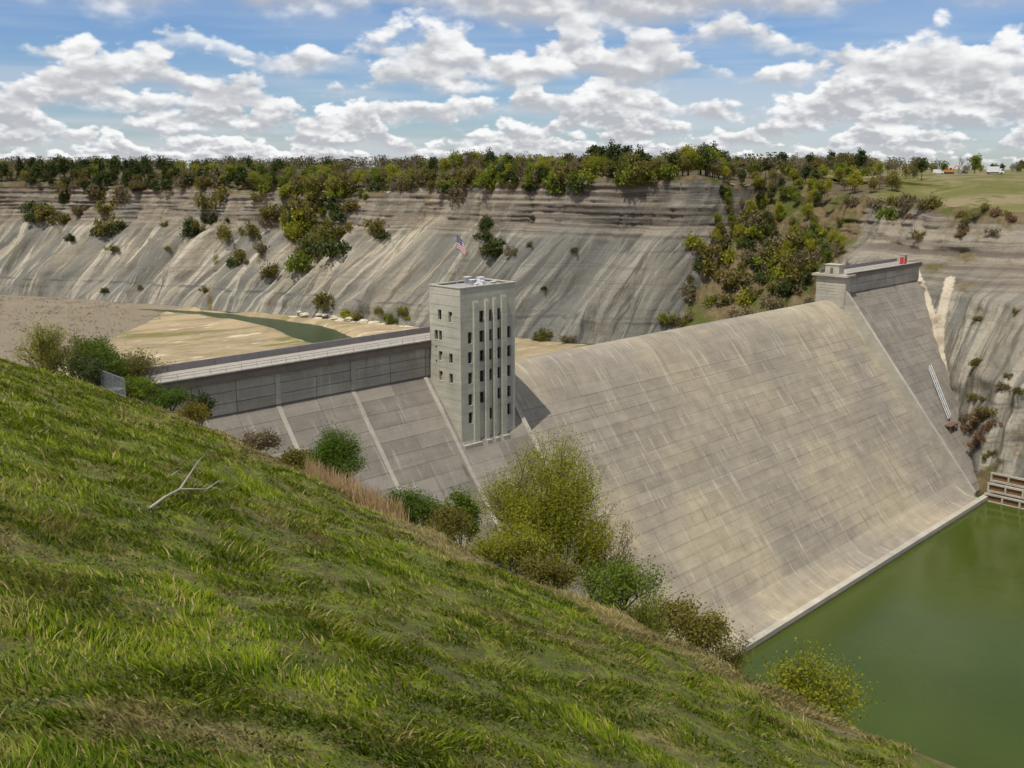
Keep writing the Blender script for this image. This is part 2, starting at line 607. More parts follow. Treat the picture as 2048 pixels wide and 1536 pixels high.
def cliff_mat():
    m, g, b = new_mat('shale_cliff')
    geo = g.new('ShaderNodeNewGeometry')
    P = geo.outputs['Position']
    x, y, z = g.sep(P)
    A = lambda n: g.new('ShaderNodeAttribute', attribute_name=n).outputs['Fac']
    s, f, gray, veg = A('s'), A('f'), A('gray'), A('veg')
    big = g.noise(P, 0.02, 4, 0.6)
    st3 = g.noise(g.comb(g.math('MULTIPLY', s, 0.045), g.math('MULTIPLY', f, 1.1), 7.0), 1.0, 5, 0.62, 0.5)
    tan = g.mix(g.smooth(st3, 0.38, 0.56), (0.315, 0.272, 0.198), (0.172, 0.165, 0.138))
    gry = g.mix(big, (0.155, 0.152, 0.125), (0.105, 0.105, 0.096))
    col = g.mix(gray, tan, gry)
    # talus streaks running down the fall line, contrast raised to paint in gully shade
    st = g.noise(g.comb(g.math('MULTIPLY', s, 0.16), g.math('MULTIPLY', f, 1.0), 0.0), 1.0, 6, 0.68, 0.5)
    st2 = g.noise(g.comb(g.math('MULTIPLY', s, 0.19), g.math('MULTIPLY', f, 1.9), 3.0), 1.0, 6, 0.66, 0.4)
    low = g.smooth(f, 0.74, 0.62)
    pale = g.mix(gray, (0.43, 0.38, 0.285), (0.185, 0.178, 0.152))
    col = g.mix(g.math('MULTIPLY', g.smooth(st, 0.515, 0.575), g.math('ADD', 0.15, g.math('MULTIPLY', low, 0.75))), col, pale)
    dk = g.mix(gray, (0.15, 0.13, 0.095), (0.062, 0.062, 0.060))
    col = g.mix(g.math('MULTIPLY', g.smooth(st2, 0.49, 0.40), 0.85), col, dk)
    # horizontal beds in the upper face
    wob = g.math('ADD', z, g.math('MULTIPLY', g.noise(P, 0.03, 2), 3.0))
    bed = g.noise(g.comb(0.0, g.math('MULTIPLY', s, 0.004), g.math('MULTIPLY', wob, 0.42)), 1.0, 5, 0.7)
    up = g.smooth(f, 0.58, 0.70)
    bedcol = g.mix(g.smooth(bed, 0.42, 0.60), (0.135, 0.10, 0.075), (0.30, 0.25, 0.18))
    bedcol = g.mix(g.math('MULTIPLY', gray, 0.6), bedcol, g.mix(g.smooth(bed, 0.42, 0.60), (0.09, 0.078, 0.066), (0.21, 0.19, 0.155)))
    col = g.mix(g.math('MULTIPLY', up, g.smooth(g.noise(g.comb(g.math('MULTIPLY', s, 0.035), 0.0, g.math('MULTIPLY', z, 0.05)), 1.0, 4, 0.6), 0.30, 0.62, 0.15, 0.85)), col, bedcol)
    lb = g.math('MULTIPLY', g.smooth(bed, 0.46, 0.38), 0.35)
    col = g.mix(lb, col, dk)
    # dark ledge low on the face
    ln = g.math('ADD', g.math('ABSOLUTE', g.math('SUBTRACT', wob, 27.5)), g.math('MULTIPLY', g.smooth(g.noise(g.comb(g.math('MULTIPLY', s, 0.08), 0.0, 0.0), 1.0, 4, 0.6), 0.42, 0.6), 1.2))
    col = g.mix(g.math('MULTIPLY', g.smooth(ln, 1.3, 0.3), 0.65), col, (0.07, 0.068, 0.065))
    pl_ = A('pale')
    col = g.mix(g.smooth(g.math('ADD', pl_, g.math('MULTIPLY', g.math('SUBTRACT', g.noise(P, 0.3, 4, 0.6), 0.5), 0.6)), 0.35, 0.6), col, (0.50, 0.43, 0.32))
    # scrub and soil
    vn = g.noise(P, 0.09, 5, 0.65)
    vf = g.smooth(g.math('ADD', veg, g.math('MULTIPLY', g.math('SUBTRACT', vn, 0.5), 0.9)), 0.40, 0.62)
    vc = g.mix(g.smooth(g.noise(P, 0.25, 4, 0.6), 0.38, 0.62), (0.115, 0.09, 0.042), (0.17, 0.125, 0.07))
    vc = g.mix(g.smooth(g.noise(P, 0.06, 4, 0.6), 0.48, 0.62), vc, (0.08, 0.092, 0.022))
    col = g.mix(vf, col, vc)
    fn = g.noise(P, 0.9, 5, 0.7)
    k = g.math('ADD', 0.62, g.math('MULTIPLY', fn, 0.76))
    col = g.mix(1.0, col, g.comb(k, k, k), 'MULTIPLY')
    g.put(b.inputs['Base Color'], col)
    b.inputs['Roughness'].default_value = 0.95
    b.inputs['Specular IOR Level'].default_value = 0.1
    bp = g.new('ShaderNodeBump')
    bp.inputs['Strength'].default_value = 0.7
    bp.inputs['Distance'].default_value = 0.9
    hh = g.math('ADD', g.noise(P, 0.35, 6, 0.7), g.math('MULTIPLY', st2, 0.5))
    g.put(bp.inputs['Height'], g.math('ADD', hh, g.math('MULTIPLY', g.math('MULTIPLY', bed, up), 1.2)))
    g.put(b.inputs['Normal'], bp.outputs[0])
    return m


M['cliff'] = cliff_mat()


def ground_mat(name, cols, sc, th, rough=0.95, wood=None):
    """three soil colours mixed by two noises"""
    m, g, b = new_mat(name)
    geo = g.new('ShaderNodeNewGeometry')
    P = geo.outputs['Position']
    c = g.mix(g.smooth(g.noise(P, sc, 5, 0.6, 0.6), th - 0.08, th + 0.08), cols[0], cols[1])
    c = g.mix(g.smooth(g.noise(P, sc * 2.7, 5, 0.62), 0.52, 0.64), c, cols[2])
    if wood:
        at = g.new('ShaderNodeAttribute', attribute_name='meadow').outputs['Fac']
        c = g.mix(g.smooth(at, 0.1, 0.6), g.mix(g.noise(P, 0.1, 4), wood[0], wood[1]), c)
    k = g.math('ADD', 0.7, g.math('MULTIPLY', g.noise(P, 0.7, 5, 0.7), 0.6))
    c = g.mix(1.0, c, g.comb(k, k, k), 'MULTIPLY')
    g.put(b.inputs['Base Color'], c)
    b.inputs['Roughness'].default_value = rough
    b.inputs['Specular IOR Level'].default_value = 0.15
    bp = g.new('ShaderNodeBump')
    bp.inputs['Strength'].default_value = 0.5
    bp.inputs['Distance'].default_value = 0.4
    g.put(bp.inputs['Height'], g.noise(P, 0.5, 6, 0.7))
    g.put(b.inputs['Normal'], bp.outputs[0])
    return m


def floor_mat():
    m, g, b = new_mat('flood_plain')
    geo = g.new('ShaderNodeNewGeometry')
    P = geo.outputs['Position']
    br = g.new('ShaderNodeAttribute', attribute_name='brush').outputs['Fac']
    x, y, z = g.sep(P)
    n1 = g.noise(g.scalevec(P, 0.018, 0.055, 0.05), 1.0, 5, 0.62, 0.8)
    n2 = g.noise(P, 0.12, 5, 0.65)
    sand = g.mix(g.smooth(n1, 0.38, 0.62), (0.40, 0.31, 0.185), (0.27, 0.215, 0.125))
    sand = g.mix(g.smooth(g.noise(g.scalevec(P, 0.02, 0.06, 0.05), 2.1, 4, 0.6), 0.58, 0.68), sand, (0.55, 0.46, 0.31))
    sand = g.mix(g.smooth(g.noise(g.scalevec(P, 0.012, 0.04, 0.05), 1.7, 4, 0.6), 0.58, 0.66, 0, 0.8), sand, (0.17, 0.16, 0.045))
    brush = g.mix(n2, (0.185, 0.152, 0.105), (0.27, 0.225, 0.155))
    f = g.smooth(g.math('ADD', br, g.math('MULTIPLY', g.math('SUBTRACT', n2, 0.5), 0.5)), 0.42, 0.56)
    c = g.mix(f, sand, brush)
    k = g.math('ADD', 0.72, g.math('MULTIPLY', g.noise(P, 0.5, 5, 0.75), 0.56))
    c = g.mix(1.0, c, g.comb(k, k, k), 'MULTIPLY')
    g.put(b.inputs['Base Color'], c)
    b.inputs['Roughness'].default_value = 0.95
    b.inputs['Specular IOR Level'].default_value = 0.1
    bp = g.new('ShaderNodeBump')
    bp.inputs['Strength'].default_value = 0.6
    bp.inputs['Distance'].default_value = 0.8
    g.put(bp.inputs['Height'], g.noise(P, 0.3, 6, 0.7))
    g.put(b.inputs['Normal'], bp.outputs[0])
    return m


M['floor'] = floor_mat()


def water_mat(name, deep, rough, spec=0.5):
    m, g, b = new_mat(name)
    geo = g.new('ShaderNodeNewGeometry')
    P = geo.outputs['Position']
    c = g.mix(g.noise(P, 0.05, 4), deep, tuple(v * 1.5 for v in deep))
    g.put(b.inputs['Base Color'], c)
    b.inputs['Roughness'].default_value = rough
    b.inputs['IOR'].default_value = 1.333
    b.inputs['Specular IOR Level'].default_value = spec
    bp = g.new('ShaderNodeBump')
    bp.inputs['Strength'].default_value = 0.35
    bp.inputs['Distance'].default_value = 0.10
    g.put(bp.inputs['Height'], g.noise(P, 0.6, 5, 0.65))
    g.put(b.inputs['Normal'], bp.outputs[0])
    return m


M['river'] = water_mat('river_water', (0.034, 0.048, 0.022), 0.32, 0.2)
M['pool'] = water_mat('pool_water', (0.042, 0.058, 0.008), 0.06)


# ================================================================== THE SETTING
# ---- far wall of the gorge: base line B, rim T (x, y, z), and how the slope bends
TOP = [(-300, 1060, 88, .6), (30, 945, 88, .6), (190, 840, 87, .6), (285, 735, 88, .6), (318, 665, 86, .6),
       (345, 600, 87, .6), (362, 555, 85, .6), (372, 515, 84, .6), (382, 475, 88, .6), (392, 440, 95, .55),
       (398, 400, 92, .55), (406, 368, 90, .55), (400, 335, 95.5, .5), (410, 312, 93, .5), (425, 290, 95, .5),
       (446, 281, 89, .7), (470, 276, 91, .9), (478, 260, 91, 1.0), (462, 236, 88, 1.2), (432, 192, 85, 1.7),
       (414, 152, 84, 2.1), (418, 128, 83, 2.2), (420, 90, 82, 2.0), (440, 20, 82, 1.6), (480, -110, 82, 1.2),
       (520, -300, 82, 1.0)]
BOT = [(-270, 985, 14), (10, 890, 14), (140, 800, 14), (222, 715, 14), (252, 660, 14),
       (276, 600, 14), (292, 555, 14), (303, 520, 14), (314, 485, 14), (325, 452, 14),
       (334, 415, 14), (341, 385, 14), (348, 350, 14), (354, 325, 15), (364, 300, 16),
       (374, 284, 18), (384, 270, 20), (388, 250, 24), (380, 215, 26), (358, 182, 18),
       (338, 152, 4), (333, 130, 2), (313, 104, -3), (318, 60, -4), (335, -60, -5),
       (380, -260, -6)]


def smooth_path(pts, n):
    pts = np.array(pts, float)
    seg = np.r_[0, np.cumsum(np.hypot(np.diff(np.array(TOP)[:, 0]), np.diff(np.array(TOP)[:, 1])))]
    tt = np.linspace(0, seg[-1], n)
    out = np.stack([np.interp(tt, seg, pts[:, k]) for k in range(pts.shape[1])], 1)
    ker = np.hanning(17)
    ker /= ker.sum()
    pad = np.pad(out, ((8, 8), (0, 0)), 'edge')
    return tt, np.stack([np.convolve(pad[:, k], ker, 'valid') for k in range(out.shape[1])], 1)


NS, NTT = 1150, 110
ss, TT = smooth_path(TOP, NS)
_, BB = smooth_path(BOT, NS)
f = np.linspace(0, 1, NTT)[None, :]
sN = ss[:, None]
bend = TT[:, 3][:, None]
dirn = TT[:, :2] - BB[:, :2]
dirn /= np.linalg.norm(dirn, axis=1)[:, None]
tan_ = np.gradient(TT[:, :2], axis=0)
tan_ /= np.linalg.norm(tan_, axis=1)[:, None]
nrm = np.stack([tan_[:, 1], -tan_[:, 0]], 1)
nrm *= np.sign((nrm * dirn).sum(1))[:, None]
out_dir = 0.6 * nrm + 0.4 * dirn
ker = np.hanning(61)
ker /= ker.sum()
out_dir = np.stack([np.convolve(np.pad(out_dir[:, k], 30, 'edge'), ker, 'valid') for k in range(2)], 1)
out_dir /= np.linalg.norm(out_dir, axis=1)[:, None]

rimn = (fbm(ss / 26, 0.0 * ss, 3, 3) - 0.5) * 9 + (ridged(ss / 9, 0 * ss, 9, 2) - 0.4) * 3.0
rimw = np.clip((ss - 200) / 80, 0, 1) * np.clip((1620 - ss) / 60, 0, 1)
zT = TT[:, 2] + rimn * 0.95 * np.clip((1.3 - TT[:, 3]) / 0.5, 0.3, 1)
zB = BB[:, 2]

farw = np.clip((3.0 - bend) / 1.0, 0.25, 1)              # full flutes on the far wall, fewer by the dam
w = np.power(f, bend)
# upper beds stand steeper than the talus below on the far wall
kink = np.clip((0.9 - bend) / 0.3, 0, 1)
w2 = np.interp(f[0], [0, .12, .62, .70, 1.0], [0, .10, .74, .86, 1.0])[None, :]
w = w * (1 - kink) + w2 * kink
# right bank: steep face, sloping bench, bedded upper wall
kr = np.clip((bend - 1.3) / 0.4, 0, 1)
w3 = np.interp(f[0], [0, .40, .66, .76, .90, 1.0], [0, .14, .36, .76, .90, 1.0])[None, :]
w = w * (1 - kr) + w3 * kr
X = BB[:, 0][:, None] + (TT[:, 0] - BB[:, 0])[:, None] * w
Y = BB[:, 1][:, None] + (TT[:, 1] - BB[:, 1])[:, None] * w
Z = zB[:, None] + (zT - zB)[:, None] * f
# gullies and flutes
fe = np.clip(f / 0.30, 0, 1)
env = fe * fe * (3 - 2 * fe) * (0.40 + 0.60 * np.clip((0.80 - f) / 0.2, 0, 1))
g1 = (ridged(sN / 34 + 0.15 * f, f * 0.5, 5, 2) - 0.33) * 25.0
g2 = (0.45 - np.sqrt(ridged(sN / 13 + 0.25 * f, f * 0.7, 21, 2))) * 19.0
g3 = (fbm(sN / 3.2, f * 7, 41, 3) - 0.5) * 3.4
rug = (fbm(sN / 14, f * 7, 43, 4) - 0.5) * 11.0 * np.clip((bend - 1.0) / 0.5, 0, 1) * np.clip(f / 0.1, 0, 1) * np.clip((1 - f) / 0.1, 0, 1)
zz_ = Z + 2.0 * (fbm(sN / 45, f * 1.5, 51, 3) - 0.5)
step = zz_ / 3.4 + 1.1 * vnoise(zz_ / 7.0, 0 * zz_, 53)
stair = (np.floor(step) + np.clip((step - np.floor(step) - 0.72) / 0.28, 0, 1)) - step
led0 = stair * 2.6 * np.clip(3.2 * (fbm(sN / 16, zz_ / 4, 57, 3) - .30), 0, 1.5) * np.clip((f - 0.60) / 0.06, 0, 1) * np.clip((0.985 - f) / 0.02, 0, 1)
led = (vnoise(Z / 1.9 + 0.3 * fbm(sN / 30, f * 2, 55, 2), sN / 120, 61) - 0.5) * 1.4 * np.clip((f - 0.58) / 0.1, 0, 1) + led0 + (ridged(sN / 5.0, f * 1.2, 47, 2) - .3) * 4.0 * env
led2 = (vnoise(Z / 3.1, sN / 160, 67) - 0.5) * 1.5 * np.clip((0.3 - f) / 0.1, 0, 1)
D = ((g1 + g2) * env * farw + g3 * np.clip(f / 0.05, 0, 1) + led + led2)
rug = rug + (fbm(sN / 4.5, f * 18, 45, 3) - 0.5) * 6.0 * np.clip((bend - 1.0) / 0.5, 0, 1) * np.clip(f / 0.1, 0, 1) * np.clip((1 - f) / 0.1, 0, 1)
D = D * np.clip((1 - f) / 0.03 + 0.3, 0, 1) + rug
# keep the bank where it meets the dam
nearw = np.exp(-((BB[:, 1] - 128) / 36.0) ** 2)[:, None] * (BB[:, 1][:, None] < 200)
D = D * (1 - 0.6 * nearw)
X = X + dirn[:, 0][:, None] * D
Y = Y + dirn[:, 1][:, None] * D
CL = np.stack([X, Y, Z], -1)
me = grid_mesh('gorge_cliff', CL, True)
sf = np.repeat(ss[:, None], NTT, 1)
ff = np.repeat(f, NS, 0)
uu, vv = project(CL.reshape(-1, 3))
uu = uu.reshape(NS, NTT)
vv = vv.reshape(NS, NTT)
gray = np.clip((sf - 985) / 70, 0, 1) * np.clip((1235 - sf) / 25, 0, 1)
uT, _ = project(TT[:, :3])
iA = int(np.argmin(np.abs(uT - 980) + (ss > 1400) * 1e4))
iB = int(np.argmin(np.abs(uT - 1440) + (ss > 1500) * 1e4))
gray = np.clip((sf - ss[iA]) / 45 + (0.5 - ff) * 0.8, 0, 1) * np.clip((ss[iB] + 40 - sf) / 25, 0, 1)  # greyer shale on this stretch, with shade darkened into its colour
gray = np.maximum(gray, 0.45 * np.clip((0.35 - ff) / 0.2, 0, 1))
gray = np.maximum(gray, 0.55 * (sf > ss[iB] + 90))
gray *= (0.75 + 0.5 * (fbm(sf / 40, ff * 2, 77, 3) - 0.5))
veg = np.zeros_like(gray)
veg = np.maximum(veg, np.clip((sf - ss[iB] - 12) / 18, 0, 1) * np.clip((ss[iB] + 150 - sf) / 40, 0, 1) * 0.75)   # wooded ravine
gul = np.clip((g1 - 2.4) / 8, 0, 1)
veg = np.maximum(veg, gul * np.clip((ff - 0.15) / 0.3, 0, 1) * 0.62 * (sf < ss[iA]))
veg = np.maximum(veg, np.clip((ff - 0.93) / 0.05, 0, 1) * 0.6)
veg = np.maximum(veg, 0.36 * np.clip((sf - ss[iB] - 140) / 30, 0, 1) * np.clip((ff - 0.55) / 0.08, 0, 1))
veg = np.maximum(veg, (0.05 + 0.75 * fbm(sf / 22, ff * 5, 121, 3)) * np.clip((sf - ss[iB] - 150) / 30, 0, 1) * .9)
veg = np.maximum(veg, 0.62 * np.clip((sf - 1760) / 40, 0, 1) * np.clip((0.42 - ff) / 0.1, 0, 1))
for (u0, v0, ru, rv, a) in [(610, 450, 70, 75, .75), (440, 460, 35, 60, .5), (1290, 340, 60, 35, .6), (980, 480, 18, 60, .6),
                            (215, 440, 30, 60, .55), (1500, 540, 60, 90, .7), (1950, 470, 60, 40, .55), (760, 640, 90, 16, .5), (432, 520, 9, 45, .75), (420, 605, 8, 45, .75), (520, 500, 14, 50, .6), (300, 470, 12, 50, .5), (120, 470, 12, 60, .5)]:
    veg = np.maximum(veg, a * np.exp(-(((uu - u0) / ru) ** 2 + ((vv - v0) / rv) ** 2)))
pale = np.zeros_like(gray)
pathp = np.array([(1830, 545), (1852, 600), (1875, 680), (1888, 750), (1893, 800)], float)
pathq = np.array([(1900, 560), (1880, 640), (1878, 690)], float)
for pp in (pathp, pathq):
    for i in range(len(pp) - 1):
        a_, b_ = pp[i], pp[i + 1]
        t_ = np.clip(((uu - a_[0]) * (b_ - a_)[0] + (vv - a_[1]) * (b_ - a_)[1]) / ((b_ - a_) @ (b_ - a_)), 0, 1)
        dpx = np.hypot(uu - a_[0] - t_ * (b_ - a_)[0], vv - a_[1] - t_ * (b_ - a_)[1])
        pale = np.maximum(pale, np.exp(-(dpx / 11.0) ** 2) * (sf > ss[iB]))
float_attr(me, 'pale', pale)
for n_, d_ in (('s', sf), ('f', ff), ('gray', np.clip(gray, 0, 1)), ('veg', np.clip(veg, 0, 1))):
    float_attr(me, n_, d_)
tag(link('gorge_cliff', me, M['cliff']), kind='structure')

# ---- plateau behind the rim, out to the horizon
offs = np.array([0, 1.5, 4, 9, 18, 32, 55, 90, 150, 260, 500, 1000, 2500, 7000], float)
pd = np.array([0.74, 0.672])
rim = CL[:, -1, :]
blend = np.clip(offs / 90, 0, 1)[None, :, None]
dd = out_dir[:, None, :] * (1 - blend) + pd[None, None, :] * blend
PX = rim[:, None, :2] + dd * offs[None, :, None]
meadow = np.clip((ss - ss[iB] - 95) / 50, 0, 1)[:, None]
rise = np.clip(offs / 120, 0, 1)[None, :]
tgt = 96.0 + 1.2 * fbm(PX[..., 0] / 140, PX[..., 1] / 140, 88, 3) + np.clip((offs - 300) / 3000, 0, 1)[None, :] * 4
PZ = rim[:, 2][:, None] * (1 - rise ** 0.7) + tgt * rise ** 0.7
PL = np.concatenate([PX, PZ[..., None]], -1)
me = grid_mesh('plateau', PL[::3], True)
float_attr(me, 'meadow', np.repeat(meadow, len(offs), 1)[::3])
M['plateau'] = ground_mat('meadow_and_wood_floor', [(0.135, 0.130, 0.040), (0.23, 0.185, 0.10), (0.115, 0.120, 0.03)], 0.03, 0.50,
                          wood=((0.085, 0.070, 0.036), (0.13, 0.10, 0.055)))
tag(link('plateau', me, M['plateau']), kind='structure')
PLf = PL.reshape(-1, 3)


def plateau_z(x, y):
    i = np.argmin((PLf[:, 0] - x) ** 2 + (PLf[:, 1] - y) ** 2)
    return float(PLf[i, 2])


# ---- flood plain upstream of the dam
RIV = np.array([(130, 700), (225, 640), (268, 590), (286, 545), (294, 502), (295, 462), (280, 398), (250, 320), (215, 240), (190, 158)], float)
RW = np.array([4, 4, 5, 8, 11, 13, 13, 14, 16, 18], float)


def river_dist(x, y):
    best = np.full(x.shape, 1e9)
    for i in range(len(RIV) - 1):
        a, b = RIV[i], RIV[i + 1]
        ab = b - a
        t = np.clip(((x - a[0]) * ab[0] + (y - a[1]) * ab[1]) / (ab @ ab), 0, 1)
        d = np.hypot(x - a[0] - t * ab[0], y - a[1] - t * ab[1]) - (RW[i] * (1 - t) + RW[i + 1] * t)
        best = np.minimum(best, d)
    return best


gx = np.arange(-420, 480, 4.0)
gy = np.arange(160, 1080, 4.0)
GX, GY = np.meshgrid(gx, gy, indexing='ij')
rd = river_dist(GX, GY) + (fbm(GX / 18, GY / 18, 12, 3) - 0.5) * 7
GZ = 11.5 + 3.6 * np.clip(rd / 5.0 + 0.45, 0, 1) + 1.6 * (fbm(GX / 45, GY / 45, 14, 4) - 0.5) * np.clip(rd / 8, 0, 1)
GZ += np.clip((rd - 40) / 120, 0, 1) * 2.5 * fbm(GX / 60, GY / 60, 15, 3)
# the left bank climbs out of the plain
lb = np.clip((150 - GX - 0.25 * (GY - 400)) / 120, 0, 1) * np.clip((900 - GY) / 200, 0, 1)
GZ += lb * 26 * (0.7 + 0.6 * fbm(GX / 30, GY / 30, 19, 3))
me = grid_mesh('gorge_floor', np.stack([GX, GY, GZ], -1), True)
uu2, vv2 = project(np.stack([GX, GY, GZ], -1).reshape(-1, 3))
ub = np.interp(vv2, [560, 600, 625, 650, 690, 750], [900, 420, 330, 285, 185, 60])
brush = np.clip((ub - uu2) / 40 + 0.5, 0, 1)
float_attr(me, 'brush', brush)
tag(link('gorge_floor', me, M['floor']), kind='structure')
rv = MB().quad((60, 156, 13.1), (345, 156, 13.1), (345, 760, 13.1), (60, 760, 13.1)).build('river', M['river'])
tag(rv, kind='structure')

# ---- near hillside
EY = np.array([-200, -60, 0, 30, 50, 70, 77, 110, 127, 150, 165, 260], float)
EX = np.array([22, 26, 34, 41, 46, 51, 53, 61, 64, 71, 66, 40], float)


def hill_z(x, y):
    x = np.asarray(x, float)
    y = np.asarray(y, float)
    xe = np.interp(y, EY, EX) + (fbm(y / 9.0, 0 * y, 33, 3) - 0.5) * 4
    base = 95.0 - 0.5 * x + 0.007 * y
    base = np.where(x < 0, 95.0 - 0.22 * x, base)
    base = np.minimum(base, 101.0)
    over = np.maximum(x - xe, 0)
    base = base - over * 0.36 - np.clip(over - 2, 0, 1e3) * 0.06
    up = np.maximum(y - 157, 0)
    base = base - up * 0.75
    base = base + (fbm(x / 9, y / 9, 35, 4) - 0.5) * 2.2 + (fbm(x / 2.2, y / 2.2, 37, 3) - 0.5) * 0.35
    lo = np.where(y > 160, 8.0, -5.0)
    return np.maximum(base, lo)


hx = np.r_[np.arange(-160, 0, 4.0), np.arange(0, 90, 0.8), np.arange(90, 215, 2.0)]
hy = np.r_[np.arange(-200, 0, 4.0), np.arange(0, 170, 0.9), np.arange(170, 262, 3.0)]
HX, HY = np.meshgrid(hx, hy, indexing='ij')
HZ = hill_z(HX, HY)
me = grid_mesh('hillside', np.stack([HX, HY, HZ], -1), True)
xe = np.interp(HY, EY, EX)
dry = np.clip((HX - xe + 7) / 8, 0, 1) * 0.32
dry = np.maximum(dry, np.clip((HY - 146) / 10, 0, 1) * 0.2)
float_attr(me, 'dry', dry)
tag(link('hillside', me, M['grass']), kind='structure')

# ---- pool below the dam
pl = MB().quad((60, -400, -1.2), (420, -400, -1.2), (420, 108, -1.2), (60, 108, -1.2)).build('stilling_pool', M['pool'])
tag(pl, kind='structure')

# ================================================================== THE DAM
CS, CN, CR = 107.8, 104.8, 104.3       # planes y - 0.8 z = c : spillway, left and right sections
ZC = 56.3
XL, XR = 146.0, 307.5
dam = thing('dam', 'long grey concrete gravity dam with curved spillway crossing the gorge', 'dam', (226, 150, 0))


def dpart(mb, name, mat, parent=None, smooth=False):
    """part in world coordinates under the dam"""
    o = mb.build(name, mat, parent or dam, smooth)
    o.matrix_parent_inverse = dam.matrix_world.inverted() if parent is None else (parent.matrix_world.inverted())
    return o


bpy.context.view_layer.update()
DL = Vector((226, 150, 0))


def dpart2(mb, name, mat, parent=dam, smooth=False):
    mb.v = [(a - DL.x, b - DL.y, c - DL.z) for a, b, c in mb.v]
    return mb.build(name, mat, parent, smooth)


# spillway core a little below its slabs
def ogee(n=14):
    ys = np.linspace(156.5, 147.8, n)
    return [(y, ZC - 0.1505 * (156.5 - y) ** 1.726) for y in ys]


SINK = 0.14
core = [(160.0, -6), (160.0, ZC - 1.2), (159.2, ZC - 0.5), (158.0, ZC - 0.22)]
core += [(y + 0.1, z - SINK) for y, z in ogee()]
core += [(CS + 0.8 * 3 + 0.16, 3.0), (105.5, 0.3), (103.0, -0.35), (101.6, -0.4), (101.6, -6)]
spill = dpart2(MB().extrude_x(core[::-1], XL - 0.2, XR + 0.2), 'spillway', M['spill'])
# rounded crest cap, one per pour
ncol = 14
cw = (XR - XL) / ncol
og = ogee(12)
capp = [(159.6, ZC - 0.75), (158.6, ZC - 0.2), (157.6, ZC - 0.03)] + og
for i in range(ncol):
    x0, x1 = XL + i * cw + 0.03, XL + (i + 1) * cw - 0.03
    mb = MB()
    k = len(capp)
    for x in (x0, x1):
        mb.v += [(x, y, z) for y, z in capp]
    for j in range(k - 1):
        mb.f.append((j, j + 1, k + j + 1, k + j))
    nn0 = len(mb.v)
    for x in (x0, x1):
        mb.v += [(x, y, z) for y, z in capp] + [(x, y + 0.15, z - 0.35) for y, z in capp]
    for a in (nn0, nn0 + 2 * k):
        for j in range(k - 1):
            mb.f.append((a + j, a + j + 1, a + k + j + 1, a + k + j))
    dpart2(mb, 'crest_cap', M['spill'], spill, True)
# slabs of the sloping face
nrow = 21
zr = np.linspace(50.0, 2.6, nrow + 1)
for i in range(ncol):
    for j in range(nrow):
        g_ = 0.022
        jit = random.uniform(-0.03, 0.03)
        x0, x1 = XL + i * cw + g_, XL + (i + 1) * cw - g_
        z1, z0 = zr[j] - g_, zr[j + 1] + g_
        ny, nz = -0.781 * jit, 0.625 * jit
        pt = lambda x, z, dn: (x, CS + 0.8 * z + 0.781 * dn + ny, z - 0.625 * dn + nz)
        mb = MB().hexa([pt(x0, z0, 0), pt(x1, z0, 0), pt(x1, z0, .28), pt(x0, z0, .28),
                        pt(x0, z1, 0), pt(x1, z1, 0), pt(x1, z1, .28), pt(x0, z1, .28)])
        dpart2(mb, 'concrete_panel', M['spill'], spill)
# lip along the toe
dpart2(MB().box(XL, XR + 6, 99.9, 101.55, -6, 0.35), 'toe_lip', M['pale'])


dpart2(MB().box(XL, XR + 6, 99.86, 99.895, -1.3, -0.75), 'wet_stain', M['stain_shade'])


# sections beside the spillway
def section(x0, x1, c, mat, z_low):
    prof = [(160.0, -6), (160.0, 64.6), (151.4, 64.6), (151.4, (151.2 - c) / 0.8),
            (c + 0.8 * z_low + 0.2, z_low), (c + 0.8 * z_low + 0.2, -6)]
    return dpart2(MB().extrude_x(prof[::-1], x0, x1), 'abutment_section', mat)


left = section(40.0, XL, CN, M['leftc'], 0.0)
right = section(XR, 366.0, CR, M['rightc'], 0.0)


def slabs(sec, c, xs, zs, mat, name, wall_z):
    for i in range(len(xs) - 1):
        for j in range(len(zs) - 1):
            g_ = 0.03
            jit = random.uniform(-0.06, 0.06)
            x0, x1 = xs[i] + g_, xs[i + 1] - g_
            z1, z0 = zs[j] - g_, zs[j + 1] + g_
            y0 = (c + 0.8 * z0) - 0.781 * jit
            y1 = (c + 0.8 * z1) - 0.781 * jit
            mb = MB().hexa([(x0, y0, z0), (x1, y0, z0), (x1, y0 + .35, z0), (x0, y0 + .35, z0),
                            (x0, y1, z1), (x1, y1, z1), (x1, y1 + .35, z1), (x0, y1 + .35, z1)])
            dpart2(mb, name, mat, sec)
    # upright panels of the top wall
    for i in range(len(xs) - 1):
        for (z1, z0) in wall_z:
            x0, x1 = xs[i] + 0.06, xs[i + 1] - 0.06
            jit = random.uniform(0, 0.05)
            dpart2(MB().box(x0, x1, 151.05 - jit, 151.45, z0 + 0.06, z1 - 0.04), 'wall_panel', M['wallc'], sec)


ZW = (151.4 - CN) / 0.8
slabs(left, CN, [50, 58.5, 66.75, 75, 83.25, 91.5, 99.75, 108, 117, 126, 136, XL], np.linspace(ZW, 16.0, 19), M['leftc'], 'wall_slab',
      [(64.4, 62.2), (62.2, 60.2), (60.2, ZW + .05)])
ZW2 = (151.4 - CR) / 0.8
slabs(right, CR, [XR, 316, 326, 336, 346, 356, 365.8], np.linspace(ZW2, 2.0, 25), M['rightc'], 'wall_slab',
      [(64.4, 61.8), (61.8, ZW2 + .05)])
